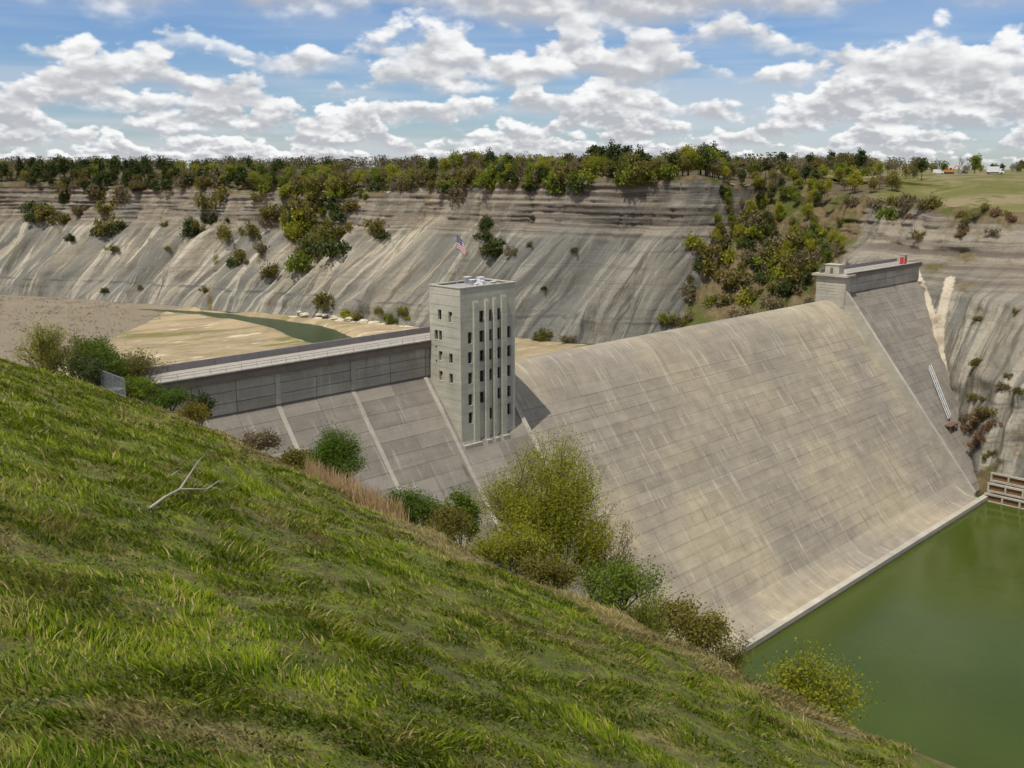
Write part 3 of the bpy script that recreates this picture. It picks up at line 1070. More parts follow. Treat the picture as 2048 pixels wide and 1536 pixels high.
# pale joint ribs running down the left section
for xj, z_lo in ((91.5, 30), (108.0, 26), (126.0, 18)):
    pf = lambda z, dn: (CN + 0.8 * z - 0.781 * dn, z + 0.625 * dn)
    a0, a1, b0, b1 = pf(ZW - 0.2, -0.1), pf(ZW - 0.2, 0.16), pf(z_lo, -0.1), pf(z_lo, 0.16)
    mb = MB().hexa([(xj - .45, b1[0], b1[1]), (xj + .45, b1[0], b1[1]), (xj + .45, b0[0], b0[1]), (xj - .45, b0[0], b0[1]),
                    (xj - .45, a1[0], a1[1]), (xj + .45, a1[0], a1[1]), (xj + .45, a0[0], a0[1]), (xj - .45, a0[0], a0[1])])
    dpart2(mb, 'joint_rib', M['pale'], left)
    if xj < 120:
        dpart2(MB().box(xj - .5, xj + .5, 150.9, 151.0, ZW + .1, 64.3), 'joint_rib', M['pale'], left)
# side walls of the spillway: the raised edges of the two sections
for x0, x1, c, z_lo, nm in ((XL - 1.0, XL + 0.15, CN - 0.6, 1.0, 'left'), (XR - 0.15, XR + 1.3, CR - 1.6, 1.0, 'right')):
    p = lambda z: (c + 0.8 * z, z)
    top = (152.0 - c) / 0.8
    prof = [(108.5 + 0.0, -1.0), (156.0, 57.6), (154.6, min(top, 60.2)), p(min(top, 60.2)), p(z_lo), (c + 0.8 * z_lo, -1.0)]
    dpart2(MB().extrude_x(prof[::-1], x0, x1), 'training_wall', M['pale'])
# pier closing the spillway on the right: joins crest to deck
pier = dpart2(MB().extrude_x([(150.6, 55.0), (150.6, 64.5), (161.2, 64.5), (161.2, 40), (140, 40)], XR - 0.4, XR + 2.8), 'pier', M['pale'])
# stepped lifts seen along the pier side
for k in range(9):
    z = 62.5 - k * 1.0
    dpart2(MB().box(XR - 0.55, XR - 0.38, 150.65, 161.1, z, z + 0.9), 'pier_course', M['pale'], pier)

# decks
for x0, x1, nm in ((40.0, XL + 0.5, 'l'), (XR - 0.2, 366.5, 'r')):
    dk_ = dpart2(MB().box(x0, x1, 150.5, 160.4, 64.62, 65.25), 'deck', M['deck'])
    # fascia with overhang, kerb and upstream parapet
    n = int((x1 - x0) / 8.3)
    for i in range(n):
        a, b = x0 + (x1 - x0) * i / n, x0 + (x1 - x0) * (i + 1) / n
        dpart2(MB().box(a + .03, b - .03, 150.4, 150.75, 64.2, 65.62), 'fascia_panel', M['stain_shade'], dk_)  # dark colour paints grazing shade onto the fascia
        dpart2(MB().box(a + .02, b - .02, 150.35, 151.0, 65.63, 65.83), 'coping', M['pale'], dk_)
        dpart2(MB().box(a + .04, b - .04, 160.05, 160.45, 65.26, 66.5), 'parapet_panel', M['parapet'], dk_)
    dpart2(MB().box(x0, x1, 151.4, 158.6, 65.26, 65.30), 'roadway', M['deck'], dk_)
    # slim railing posts and rail on the coping
    mbp = MB()
    for i in range(n * 3 + 1):
        a = x0 + (x1 - x0) * i / (n * 3)
        dpart2(MB().tube([(a, 150.6, 65.8), (a, 150.6, 66.75)], 0.04, 5), 'rail_post', M['steel'], dk_)
    for zz in (66.3, 66.75):
        dpart2(MB().tube([(x0, 150.6, zz), (x1, 150.6, zz)], 0.035, 5), 'hand_rail', M['frame'], dk_)
# bracket under the right deck end
dpart2(MB().box(XR - 1.6, XR + 4.4, 149.6, 162.5, 64.5, 65.2), 'pier_cap', M['pale'], pier)

# ------------------------------------------------------------------ gate tower
TX0, TX1, TY0, TY1, TZ = 127.2, 142.4, 141.5, 150.8, 76.9
tower = thing('gate_tower', 'tall square grey concrete tower with ribbed front standing on the dam', 'tower', (TX0, TY0, 46))
TOFF = Vector((TX0, TY0, 46))


def tpart(mb, name, mat, parent=tower, smooth=False):
    mb.v = [(a - TOFF.x, b - TOFF.y, c - TOFF.z) for a, b, c in mb.v]
    return mb.build(name, mat, parent, smooth)


def relief(xs, zs, depth, place):
    """height-field wall: cell fronts at depth, side faces between cells"""
    mb = MB()
    nx, nz = len(xs) - 1, len(zs) - 1
    P = lambda x, z, d: place(x, z, d)
    for i in range(nx):
        for j in range(nz):
            d = depth[i][j]
            mb.quad(P(xs[i], zs[j], d), P(xs[i + 1], zs[j], d), P(xs[i + 1], zs[j + 1], d), P(xs[i], zs[j + 1], d))
            if i + 1 < nx and abs(depth[i + 1][j] - d) > 1e-6:
                e = depth[i + 1][j]
                mb.quad(P(xs[i + 1], zs[j], d), P(xs[i + 1], zs[j], e), P(xs[i + 1], zs[j + 1], e), P(xs[i + 1], zs[j + 1], d))
            if j + 1 < nz and abs(depth[i][j + 1] - d) > 1e-6:
                e = depth[i][j + 1]
                mb.quad(P(xs[i], zs[j + 1], d), P(xs[i + 1], zs[j + 1], d), P(xs[i + 1], zs[j + 1], e), P(xs[i], zs[j + 1], e))
    return mb


def wall_relief(width, z0, z1, wins, grooves, ribs, place):
    xs = {0.0, width}
    zs = {z0, z1}
    for (x, z, ww, hh) in wins:
        xs |= {x - ww / 2, x + ww / 2}
        zs |= {z - hh / 2, z + hh / 2}
    for gz in grooves:
        zs |= {gz - 0.045, gz + 0.045}
    for (a, b, za, zb, pr) in ribs:
        xs |= {a, b}
        zs |= {za, zb}
        for k in range(1, 5):
            zs.add(zb - 0.16 * k)
    xs = sorted(xs)
    zs = sorted(zs)
    dep = []
    for i in range(len(xs) - 1):
        cx = (xs[i] + xs[i + 1]) / 2
        colm = []
        for j in range(len(zs) - 1):
            cz = (zs[j] + zs[j + 1]) / 2
            d = 0.0
            for gz in grooves:
                if abs(cz - gz) < 0.045:
                    d = 0.07
            for (a, b, za, zb, pr) in ribs:
                if a < cx < b and za < cz < zb:
                    k = min(1.0, (zb - cz) / 0.64)
                    d = -pr * math.sqrt(max(0.0, 1 - (1 - k) ** 2))
            for (x, z, ww, hh) in wins:
                if abs(cx - x) < ww / 2 and abs(cz - z) < hh / 2:
                    d = 0.55
            colm.append(d)
        dep.append(colm)
    return relief(xs, zs, dep, place)


ROWZ = [70.9, 66.9, 62.9, 58.7, 54.3, 50.5]
cols = {129.7: [1, 2, 3, 4, 5], 132.85: [0, 1, 2, 3, 4], 135.25: [0, 1, 2, 3, 5], 137.65: [0, 1, 2, 3, 4], 140.55: [1, 2, 3, 4, 5]}
fw = []
for cxx, rows_ in cols.items():
    for r in rows_:
        fw.append((cxx - TX0, ROWZ[r], {132.85: 1.4, 135.25: 1.12, 137.65: 1.12}.get(cxx, 1.15), 2.35))
groov = [TZ - 1.6 - 2.1 * k for k in range(17)]
ribs = [(130.45 - TX0, 131.8 - TX0, 36.0, 74.2, .50), (133.6 - TX0, 134.5 - TX0, 36.0, 74.3, .50),
        (135.9 - TX0, 136.8 - TX0, 36.0, 74.4, .50), (138.2 - TX0, 139.6 - TX0, 36.0, 74.7, .50)]
tpart(wall_relief(TX1 - TX0, 36.0, TZ, fw, [], ribs, lambda x, z, d: (TX0 + x, TY0 + d, z)), 'front_wall', M['tower'])
# left wall (x = TX0, running upstream)
lw = [(TY1 - 147.7, 71.2, 1.05, 2.1), (TY1 - 144.5, 71.05, 1.05, 2.1), (TY1 - 147.6, 62.8, 1.05, 2.0), (TY1 - 144.5, 62.7, 1.05, 2.0),
      (TY1 - 147.6, 58.7, 1.05, 2.0), (TY1 - 144.5, 58.6, 1.05, 2.0), (TY1 - 148.25, 67.0, 2.2, 2.0),
      (TY1 - 148.95, 64.45, .45, .5), (TY1 - 148.95, 61.6, .45, .5)]
tpart(wall_relief(TY1 - TY0, 36.0, TZ, lw, groov, [], lambda x, z, d: (TX0 + d, TY1 - x, z)), 'side_wall', M['tower'])
tpart(MB().quad((TX1, TY0, 36), (TX1, TY1, 36), (TX1, TY1, TZ), (TX1, TY0, TZ)), 'side_wall', M['tower'])
tpart(MB().quad((TX1, TY1, 36), (TX0, TY1, 36), (TX0, TY1, TZ), (TX1, TY1, TZ)), 'rear_wall', M['tower'])
# windows: pane with frame bars
for (x, z, ww, hh) in fw:
    xx = TX0 + x
    o = tpart(MB().box(xx - ww / 2, xx + ww / 2, TY0 + .50, TY0 + .54, z - hh / 2, z + hh / 2), 'window', M['glass'])
    mb = MB().box(xx - .03, xx + .03, TY0 + .46, TY0 + .499, z - hh / 2, z + hh / 2)
    mb.box(xx - ww / 2, xx + ww / 2, TY0 + .455, TY0 + .498, z - .03, z + .03)
    tpart(mb, 'window_bar', M['frame'], o)
    if True:
        tpart(MB().box(xx - ww / 2 - .08, xx + ww / 2 + .08, TY0 - .03, TY0 + .45, z - hh / 2 - .14, z - hh / 2 - .003), 'sill', M['tower'], o)
for k, (x, z, ww, hh) in enumerate(lw):
    yy = TY1 - x
    o = tpart(MB().box(TX0 + .50, TX0 + .54, yy - ww / 2, yy + ww / 2, z - hh / 2, z + hh / 2), 'window', M['glass'])
    if ww > 2:
        tpart(MB().box(TX0 + .05, TX0 + .499, yy - .16, yy + .16, z - hh / 2, z + hh / 2), 'mullion', M['tower'], o)
    elif ww > 1:
        tpart(MB().box(TX0 + .44, TX0 + .499, yy - .03, yy + .03, z - hh / 2, z + hh / 2), 'window_bar', M['frame'], o)
        if k in (1, 2, 4):     # half-drawn blinds
            tpart(MB().box(TX0 + .42, TX0 + .495, yy - ww / 2 + .03, yy + ww / 2 - .2, z - hh / 2 + .03, z + .25), 'blind', M['tower'], o)
    tpart(MB().box(TX0 - .06, TX0 + .45, yy - ww / 2 - .06, yy + ww / 2 + .06, z - hh / 2 - .13, z - hh / 2 - .003), 'sill', M['tower'], o)
# coping, roof and plant
cp = MB()
cp.box(TX0 - .12, TX1 + .12, TY0 - .12, TY0 + .45, TZ + .002, TZ + .22)
cp.box(TX0 - .12, TX0 + .45, TY0 + .452, TY1 - .452, TZ + .002, TZ + .22)
cp.box(TX1 - .45, TX1 + .12, TY0 + .452, TY1 - .452, TZ + .002, TZ + .22)
cp.box(TX0 - .12, TX1 + .12, TY1 - .45, TY1 + .12, TZ + .002, TZ + .22)
tpart(cp, 'coping', M['pale'])
tpart(MB().box(TX0 + .46, TX1 - .46, TY0 + .46, TY1 - .46, TZ - 1.0, TZ - 0.25), 'roof', M['gravel'])
for (x, y, sx, sy, h, mt) in ((135.6, 147.2, 1.0, .9, .9, 'steel'), (137.0, 145.6, .8, .8, .7, 'white'), (138.4, 147.6, 1.3, 1.0, 1.2, 'white'),
                              (134.0, 144.2, .6, .6, .5, 'white'), (139.3, 144.6, .9, .7, .5, 'steel'), (136.2, 149.2, 1.3, .8, 1.3, 'steel')):
    v_ = tpart(MB().box(x - sx / 2, x + sx / 2, y - sy / 2, y + sy / 2, TZ - .25, TZ - .25 + h), 'roof_vent', M[mt])
    tpart(MB().box(x - sx / 2 - .08, x + sx / 2 + .08, y - sy / 2 - .08, y + sy / 2 + .08, TZ - .247 + h, TZ - .17 + h), 'vent_cap', M['white'], v_)
# stones at the foot of the front ribs and the sloping plinth
for (a, b) in ((TX0 - .1, 129.0), (129.2, 131.9), (133.4, 134.7), (135.7, 137.0), (138.0, 139.8)):
    tpart(MB().box(a, b, TY0 - 1.15, TY0 + .2, 43.0, 45.35), 'plinth_block', M['pale'])

# flagpole and flag
fx, fy = at_z(914, 566, TZ)[:2]
fp = thing('flagpole', 'thin grey flagpole standing on the roof of the concrete tower', 'flagpole', (fx, fy, TZ - .25))
MB().tube([(0, 0, 0), (0, 0, 10.2)], [.06, .035], 8).build('pole', M['steel'], fp)
MB().tube([(0, 0, 10.2), (0, 0, 10.28), (0, 0, 10.36), (0, 0, 10.42)], [.05, .12, .11, .02], 8).build('finial', M['steel'], fp)
MB().tube([(0, 0, 0), (0, 0, .35)], [.22, .14], 8).build('base', M['steel'], fp)


def flag_mat():
    m, g, b = new_mat('striped_flag')
    tc = g.new('ShaderNodeUVMap')
    tc.uv_map = 'flag'
    u, v, _ = g.sep(tc.outputs[0])
    st = g.math('GREATER_THAN', g.math('FRACT', g.math('MULTIPLY', v, 6.5)), 0.5)
    c = g.mix(st, (0.55, 0.02, 0.03), (0.75, 0.74, 0.72))
    inb = g.math('MULTIPLY', g.math('LESS_THAN', u, 0.42), g.math('GREATER_THAN', v, 0.4615))
    fu = g.math('SUBTRACT', g.math('FRACT', g.math('MULTIPLY', u, 14.3)), 0.5)
    fv = g.math('SUBTRACT', g.math('FRACT', g.math('MULTIPLY', v, 9.3)), 0.5)
    rr = g.math('ADD', g.math('MULTIPLY', fu, fu), g.math('MULTIPLY', fv, fv))
    star = g.math('LESS_THAN', rr, 0.06)
    can = g.mix(star, (0.02, 0.04, 0.13), (0.7, 0.7, 0.7))
    g.put(b.inputs['Base Color'], g.mix(inb, c, can))
    b.inputs['Roughness'].default_value = 0.7
    return m


nu, nv = 22, 14
FL = np.zeros((nu, nv, 3))
for i in range(nu):
    for j in range(nv):
        u_, v_ = i / (nu - 1), j / (nv - 1)
        L = u_ * 3.6
        droop = 0.95 * (u_ ** 0.9)
        x_ = (L * 0.62) * (0.55 + 0.45 * (1 - u_))
        FL[i, j] = (x_ * 0.75 + 0.06, -x_ * 0.62 + 0.22 * math.sin(6.0 * u_ + 2 * v_) * u_, 9.9 - (1 - v_) * 2.1 * (1 - 0.25 * u_) - droop * 1.9 + 0.1 * math.sin(9 * u_))
me = grid_mesh('flag', FL, True)
uvl = me.uv_layers.new(name='flag')
vi = np.empty(len(me.loops), np.int32)
me.loops.foreach_get('vertex_index', vi)
uvd = np.stack([(vi // nv) / (nu - 1), (vi % nv) / (nv - 1)], 1).astype(np.float32)
uvl.data.foreach_set('uv', uvd.ravel())
fl = link('flag', me, flag_mat(), loc=(fx, fy, TZ - .25 - 3.4))
fl.scale = (1.4, 1.4, 1.36)
sd = fl.modifiers.new('thick', 'SOLIDIFY')
sd.thickness = 0.015
tag(fl, 'red and white striped flag with blue corner hanging limp above tower', 'flag')

# ------------------------------------------------------------------ small structures on the right deck
hut = thing('control_hut', 'small square pale concrete hut at the spillway end of the deck', 'hut', (XR + 1.2, 156.0, 65.3))
mb = MB().box(-1.6, 1.9, -2.6, 2.4, 0, 2.9)
mb.build('wall', M['pale'], hut)
MB().box(-1.8, 2.1, -2.8, 2.6, 2.91, 3.15).build('roof', M['pale'], hut)
MB().box(-1.66, -1.603, -0.5, 0.5, 0.02, 2.05).build('door', M['frame'], hut)
bx_, by_ = 357.0, 153.5
kiosk = thing('equipment_cabinet', 'pale cabinet with bright red door near the far end of deck', 'cabinet', (bx_, by_, 65.3))
MB().box(-1.1, 1.1, -0.8, 1.0, 0, 3.3).build('body', M['pale'], kiosk)
MB().box(-1.25, 1.25, -0.95, 1.15, 3.31, 3.5).build('roof', M['deck'], kiosk)
MB().box(-1.16, -1.103, -0.6, 0.8, 0.1, 2.6).build('door', M['red'], kiosk)
MB().box(-0.8, 0.8, -0.86, -0.803, 0.1, 2.6).build('door', M['red'], kiosk)

# stair down the right section
st = thing('access_stair', 'white railed steel stair running down the dam beside right bank', 'stair', (0, 0, 0))
P0 = np.array([331.0, CR + 0.8 * 33 - 0.6, 33.3])
P1 = np.array([322.5, CR + 0.8 * 19 - 0.6, 19.3])
NTREAD = 26
for i in range(NTREAD):
    p = P0 + (P1 - P0) * (i + .5) / NTREAD
    MB().box(p[0] - .7, p[0] + .7, p[1] - .28, p[1] + .12, p[2], p[2] + .06).build('tread', M['steel'], st)
for sx in (-.75, .75):
    MB().tube([P0 + (sx, 0, 0), P1 + (sx, 0, 0)], .09, 5).build('stringer', M['white'], st)
    MB().tube([P0 + (sx, -.1, 1.1), P1 + (sx, -.1, 1.1)], .07, 5).build('hand_rail', M['white'], st)
    for i in range(8):
        p = P0 + (P1 - P0) * i / 7 + np.array([sx, -.05, 0])
        MB().tube([p, p + (0, 0, 1.1)], .04, 4).build('baluster', M['white'], st)
pf_ = thing('landing_platform', 'rusty brown steel platform at the foot of the white stair', 'platform', (320.5, CR + 0.8 * 18 - 1.4, 17.6))
MB().box(-2.6, 3.4, -1.0, 1.6, 0, .35).build('floor_plate', M['rust'], pf_)
for dx in (-2.2, 0.4, 3.0):
    MB().box(dx - .12, dx + .12, -.9, -.66, -2.2, -.002).build('leg', M['rust'], pf_)
for dx in (-2.5, .4, 3.3):
    MB().tube([(dx, -.9, .35), (dx, -.9, 1.3)], .04, 5).build('rail_post', M['rust'], pf_)
MB().tube([(-2.5, -.9, 1.3), (3.3, -.9, 1.3)], .045, 5).build('hand_rail', M['rust'], pf_)

# crib retaining wall beside the toe
cr = thing('crib_wall', 'stepped concrete crib wall with brown earth filled cells beside the pool', 'wall', (308.6, 101.0, -1.6))
for t in range(3):
    z0 = t * 2.9
    x0 = t * 1.9
    L = 46.0
    MB().box(x0, x0 + .7, -L, 0, z0 + (0 if t == 0 else .003), z0 + .55).build('beam', M['pale'], cr)
    MB().box(x0 + .003, x0 + .7, -L, 0, z0 + 2.35, z0 + 2.895).build('beam', M['pale'], cr)
    for k in range(10):
        y = -0.3 - k * (L - .6) / 9
        MB().box(x0 + .02, x0 + .72, y - .28, y + .28, z0 + .553, z0 + 2.347).build('post', M['pale'], cr)
    for k in range(9):
        y = -0.3 - k * (L - .6) / 9
        y2 = y - (L - .6) / 9
        MB().box(x0 + .5, x0 + 2.4, y2 + .3, y - .3, z0 + .45, z0 + 2.4).build('earth_fill', M['soil'], cr)


# ================================================================== TREES
def cards(C, size, r, flat=0.0):
    """leaf-sized quads at centres C"""
    n = len(C)
    a = r.normal(size=(n, 3))
    a /= np.linalg.norm(a, axis=1)[:, None]
    b = r.normal(size=(n, 3))
    b -= (b * a).sum(1)[:, None] * a
    b /= np.linalg.norm(b, axis=1)[:, None] + 1e-9
    s = size * r.uniform(0.6, 1.35, (n, 1))
    a = a * s * 0.5
    b = b * s * 0.36
    V = np.stack([C - a, C + b, C + a, C - b], 1).reshape(-1, 3)
    F = np.arange(4 * n).reshape(n, 4)
    return V, F


def crown_mesh(name, seed, kind, h, rad, n, size, mat):
    r = np.random.default_rng(seed)
    if kind == 'cone':
        m_ = n
        t = r.uniform(0, 1, m_) ** 0.75
        ang = r.uniform(0, 2 * np.pi, m_)
        whorl = np.floor(t * 11) / 11 + 0.5 / 11
        rr = rad * (1 - whorl) * (0.25 + 0.75 * r.uniform(0, 1, m_) ** 0.5) * (0.75 + 0.5 * vnoise(ang * 2, whorl * 9, seed)) + 0.15
        C = np.stack([rr * np.cos(ang), rr * np.sin(ang), h * (0.10 + 0.9 * t) - 0.18 * rr], 1)
    else:
        nc = 26 if kind == 'round' else 34
        cc = r.normal(size=(nc, 3))
        cc /= np.linalg.norm(cc, axis=1)[:, None]
        cc *= (r.uniform(0.35, 1.0, (nc, 1)))
        cc[:, 2] = cc[:, 2] * 0.5
        lob = 0.75 + 0.5 * r.uniform(0, 1, nc)
        low = 0.62 if kind == 'round' else 0.55
        cc = cc * np.array([rad, rad, h * 0.72]) * np.array([.86, .86, .86])
        cc[:, 2] += h * low
        cc[:, :2] *= (1 - 0.35 * np.clip((cc[:, 2] - h * .7) / (h * .3), 0, 1))[:, None]
        pick = r.integers(0, nc, n)
        C = cc[pick] + np.clip(r.normal(size=(n, 3)), -1.6, 1.6) * (rad * 0.20) * lob[pick][:, None]
        C[:, 2] = np.clip(C[:, 2], 0.08 * h, None)
    V, F = cards(C, size, r)
    me = raw_mesh(name, V, F)
    me.materials.append(mat)
    return me


def trunk_mesh(name, seed, h, r0, mat, limbs=6, spread=1.0, sides=5):
    r = random.Random(seed)
    mb = MB()
    lean = (r.uniform(-.06, .06) * h, r.uniform(-.06, .06) * h)
    pts = [(lean[0] * t * t + r.uniform(-.02, .02) * h * t, lean[1] * t * t, h * t) for t in (0, .25, .5, .75, 1)]
    pts[0] = (0, 0, -0.6)
    mb.tube(pts, [r0, r0 * .8, r0 * .6, r0 * .38, r0 * .12], sides)
    for k in range(limbs):
        t = r.uniform(.28, .85)
        i = int(t * 4)
        q = t * 4 - i
        b = Vector(pts[i]).lerp(Vector(pts[i + 1]), q)
        an = r.uniform(0, 6.28)
        ln = h * r.uniform(.2, .36) * spread * (1.15 - t)
        e = b + Vector((math.cos(an) * ln, math.sin(an) * ln, ln * r.uniform(.5, 1.1)))
        m_ = b.lerp(e, .5) + Vector((0, 0, -.05 * ln))
        mb.tube([b, m_, e], [r0 * .4 * (1 - t * .5), r0 * .25, r0 * .06], 4)
    me = mb.mesh(name, True)
    me.materials.append(mat)
    return me


def twig_mesh(name, seed, h, r0, mat, depth=5, ang=.55):
    """leafless tree: forking branches"""
    r = random.Random(seed)
    mb = MB()

    def grow(p, d, ln, rad, lev):
        e = p + d * ln
        m_ = p.lerp(e, .5) + Vector((r.uniform(-1, 1), r.uniform(-1, 1), 0)) * ln * .07
        mb.tube([p, m_, e], [rad, rad * .85, rad * .62], 5 if lev > 2 else 3, cap=False)
        if lev == 0:
            return
        for _ in range(3 if lev > 2 else r.choice((2, 3, 3))):
            ax = Vector((r.gauss(0, 1), r.gauss(0, 1), r.gauss(0, .4)))
            nd = (d + ax * ang * .62).normalized()
            nd = (nd + Vector((0, 0, .22))).normalized()
            grow(p.lerp(e, r.uniform(.55, 1)), nd, ln * r.uniform(.58, .82), rad * .55, lev - 1)
    grow(Vector((0, 0, -.5)), Vector((0, 0, 1)), h * .33, r0, depth)
    me = mb.mesh(name, True)
    me.materials.append(mat)
    return me


PROTO = {}


def proto(kind, i):
    key = (kind, i)
    if key in PROTO:
        return PROTO[key]
    sd_ = 100 + 17 * i + hash_kind[kind] * 1000
    if kind == 'conifer':
        v = (trunk_mesh('trunk', sd_, 14.5, .28, M['bark'], 0), crown_mesh('crown', sd_, 'cone', 16, 3.6, 1500, .95, M['pine']))
    elif kind == 'pine':
        v = (trunk_mesh('trunk', sd_, 13.5, .3, M['bark'], 5), crown_mesh('crown', sd_, 'round', 16, 4.2, 1500, .85, M['pine']))
    elif kind == 'lime':
        v = (trunk_mesh('trunk', sd_, 11.5, .26, M['bark'], 8), crown_mesh('crown', sd_, 'round', 14, 5.0, 1500, .75, M['lime']))
    elif kind == 'green':
        v = (trunk_mesh('trunk', sd_, 12, .26, M['bark'], 8), crown_mesh('crown', sd_, 'tall', 14, 4.6, 1500, .75, M['green']))
    elif kind == 'olive':
        v = (trunk_mesh('trunk', sd_, 12.5, .26, M['bark'], 10), crown_mesh('crown', sd_, 'tall', 14, 4.8, 1150, .7, M['olive']))
    elif kind == 'brown':
        v = (trunk_mesh('trunk', sd_, 12.5, .26, M['bark'], 10), crown_mesh('crown', sd_, 'tall', 14, 4.8, 900, .65, M['brown']))
    elif kind == 'bare':
        v = (twig_mesh('branches', sd_, 14, .26, M['twig'], 5),)
    PROTO[key] = v
    return v


hash_kind = {'conifer': 1, 'pine': 2, 'lime': 3, 'green': 4, 'olive': 5, 'brown': 6, 'bare': 7}
NAMES = {'conifer': ('conifer_tree', 'dark pointed evergreen'), 'pine': ('pine_tree', 'dark round-topped evergreen'),
         'lime': ('leafing_tree', 'yellow green spring tree'), 'green': ('leafing_tree', 'fresh green spring tree'),
         'olive': ('budding_tree', 'olive coloured budding tree'), 'brown': ('budding_tree', 'brown thinly budding tree'),
         'bare': ('bare_tree', 'bare grey leafless tree')}


def add_tree(kind, x, y, z, s, label, group, sz=1.0, var=None):
    i = random.randrange(3) if var is None else var
    meshes = proto(kind, i)
    t = thing(NAMES[kind][0], label, 'tree', (x, y, z), random.uniform(0, 6.28), group)
    t.scale = (s, s, s * sz)
    if kind == 'bare':
        link('branches', meshes[0], None, t)
    else:
        link('trunk', meshes[0], None, t)
        link('crown', meshes[1], None, t)
    return t


# rim trees, by where they stand along the rim
rimu = uT
placed = 0
tries = 0
WHERE = [(-60, 330, 'pine:6 conifer:2 olive:3 brown:2 green:2', 'on the wooded rim above the upstream bend', 95, 1.2),
         (330, 560, 'pine:4 conifer:1 olive:3 green:3 brown:2 lime:1', 'on the wooded rim above the upstream bend', 80, 1.15),
         (560, 800, 'olive:3 lime:3 green:3 brown:2 bare:4', 'on the rim behind the overgrown gully', 80, 1.1),
         (800, 1130, 'olive:4 brown:2 green:3 pine:1 bare:4 lime:2', 'on the cliff rim behind the concrete tower', 85, 1.15),
         (1130, 1440, 'olive:4 brown:2 green:4 pine:3 bare:1 lime:2', 'on the rim above the grey shale face', 85, 1.2)]
for (ua, ub_, mix, where, cnt, sc_) in WHERE:
    bag = []
    for q in mix.split():
        k_, c_ = q.split(':')
        bag += [k_] * int(c_)
    idx = np.where((rimu > ua) & (rimu < ub_) & (ss < ss[iB] + 20) & (ss > 300))[0]
    for _ in range(cnt):
        i = int(random.choice(idx))
        d = random.choice((1, 3, 5, 8, 11, 15, 20, 28, 36)) * random.uniform(.6, 1.3)
        x = rim[i, 0] + out_dir[i, 0] * d
        y = rim[i, 1] + out_dir[i, 1] * d
        k_ = random.choice(bag)
        if d > 20 and k_ == 'lime':
            k_ = 'olive'
        s_ = random.uniform(.72, 1.05) * sc_ * (1.0 if d > 8 else .8)
        ln_ = ('short ' if s_ < .9 else 'tall ' if s_ > 1.08 else '') + NAMES[k_][1]
        if d < 6:
            ln_ += ' at the edge'
        elif d > 20:
            ln_ += ' behind others'
        add_tree(k_, x, y, plateau_z(x, y) - .4, s_, ln_ + ' ' + where, 'trees ' + where)

# cliff-face lookup: the surface point that shows at a pixel
CLf = CL.reshape(-1, 3)
cu, cv = uu.ravel(), vv.ravel()
cd = np.hypot(CLf[:, 0], CLf[:, 1])


def cliff_at(u, v):
    e = (cu - u) ** 2 + (cv - v) ** 2
    m_ = e < max(16.0, e.min() * 4)
    j = np.where(m_)[0]
    j = j[np.argmin(cd[j] + e[j])]
    return CLf[j]


def shrub_mesh(seed, mat, n=650, size=.42):
    r = np.random.default_rng(seed)
    nc = 11
    cc = r.normal(size=(nc, 3)) * np.array([.95, .95, .5])
    cc[:, 2] = np.abs(cc[:, 2]) + .5
    p = r.integers(0, nc, n)
    C = cc[p] + r.normal(size=(n, 3)) * .42
    C[:, 2] = np.abs(C[:, 2])
    V, F = cards(C, size, r)
    me = raw_mesh('foliage', V, F)
    me.materials.append(mat)
    return me


SHR = {}
for k_, mt in (('dark', 'pine'), ('olive', 'olive'), ('green', 'green'), ('brown', 'brown'), ('rust', 'redbrush'), ('lime', 'lime')):
    SHR[k_] = [shrub_mesh(500 + 7 * i + len(k_) * 31, M[mt]) for i in range(3)]
STEM = []
for i in range(3):
    mb = MB()
    rr_ = random.Random(900 + i)
    for k in range(6):
        an = rr_.uniform(0, 6.28)
        q = rr_.uniform(.5, 1.3)
        mb.tube([(0, 0, -.5), (math.cos(an) * q * .4, math.sin(an) * q * .4, .7), (math.cos(an) * q, math.sin(an) * q, 1.5)], [.07, .05, .02], 4)
    me = mb.mesh('stems', True)
    me.materials.append(M['bark'])
    STEM.append(me)
SHN = {'dark': 'dark green', 'olive': 'olive', 'green': 'fresh green', 'brown': 'brown', 'rust': 'rust coloured', 'lime': 'yellow green'}


def add_shrub(k_, p, s, label, group=None, sz=1.0, nm='shrub'):
    i = random.randrange(3)
    t = thing(nm, label, 'shrub', tuple(p), random.uniform(0, 6.28), group)
    t.scale = (s, s, s * sz)
    link('foliage', SHR[k_][i], None, t)
    link('stems', STEM[i], None, t)
    return t


def scatter_px(n, u0, v0, su, sv, bag, s0, s1, where):
    for _ in range(max(3, int(n * .55))):
        u = random.gauss(u0, su)
        v = random.gauss(v0, sv)
        k_ = random.choice(bag)
        p = cliff_at(u, v)
        q = random.random()
        tall = random.uniform(.9, 1.5)
        nm_ = ('small ' if q < .33 else 'large ' if q > .66 else '') + ('upright ' if tall > 1.25 else '') + SHN[k_]
        add_shrub(k_, (p[0], p[1], p[2] - .5), 1.28 * (s0 + (s1 - s0) * q), nm_ + ' shrub ' + where, 'shrubs ' + where, tall)


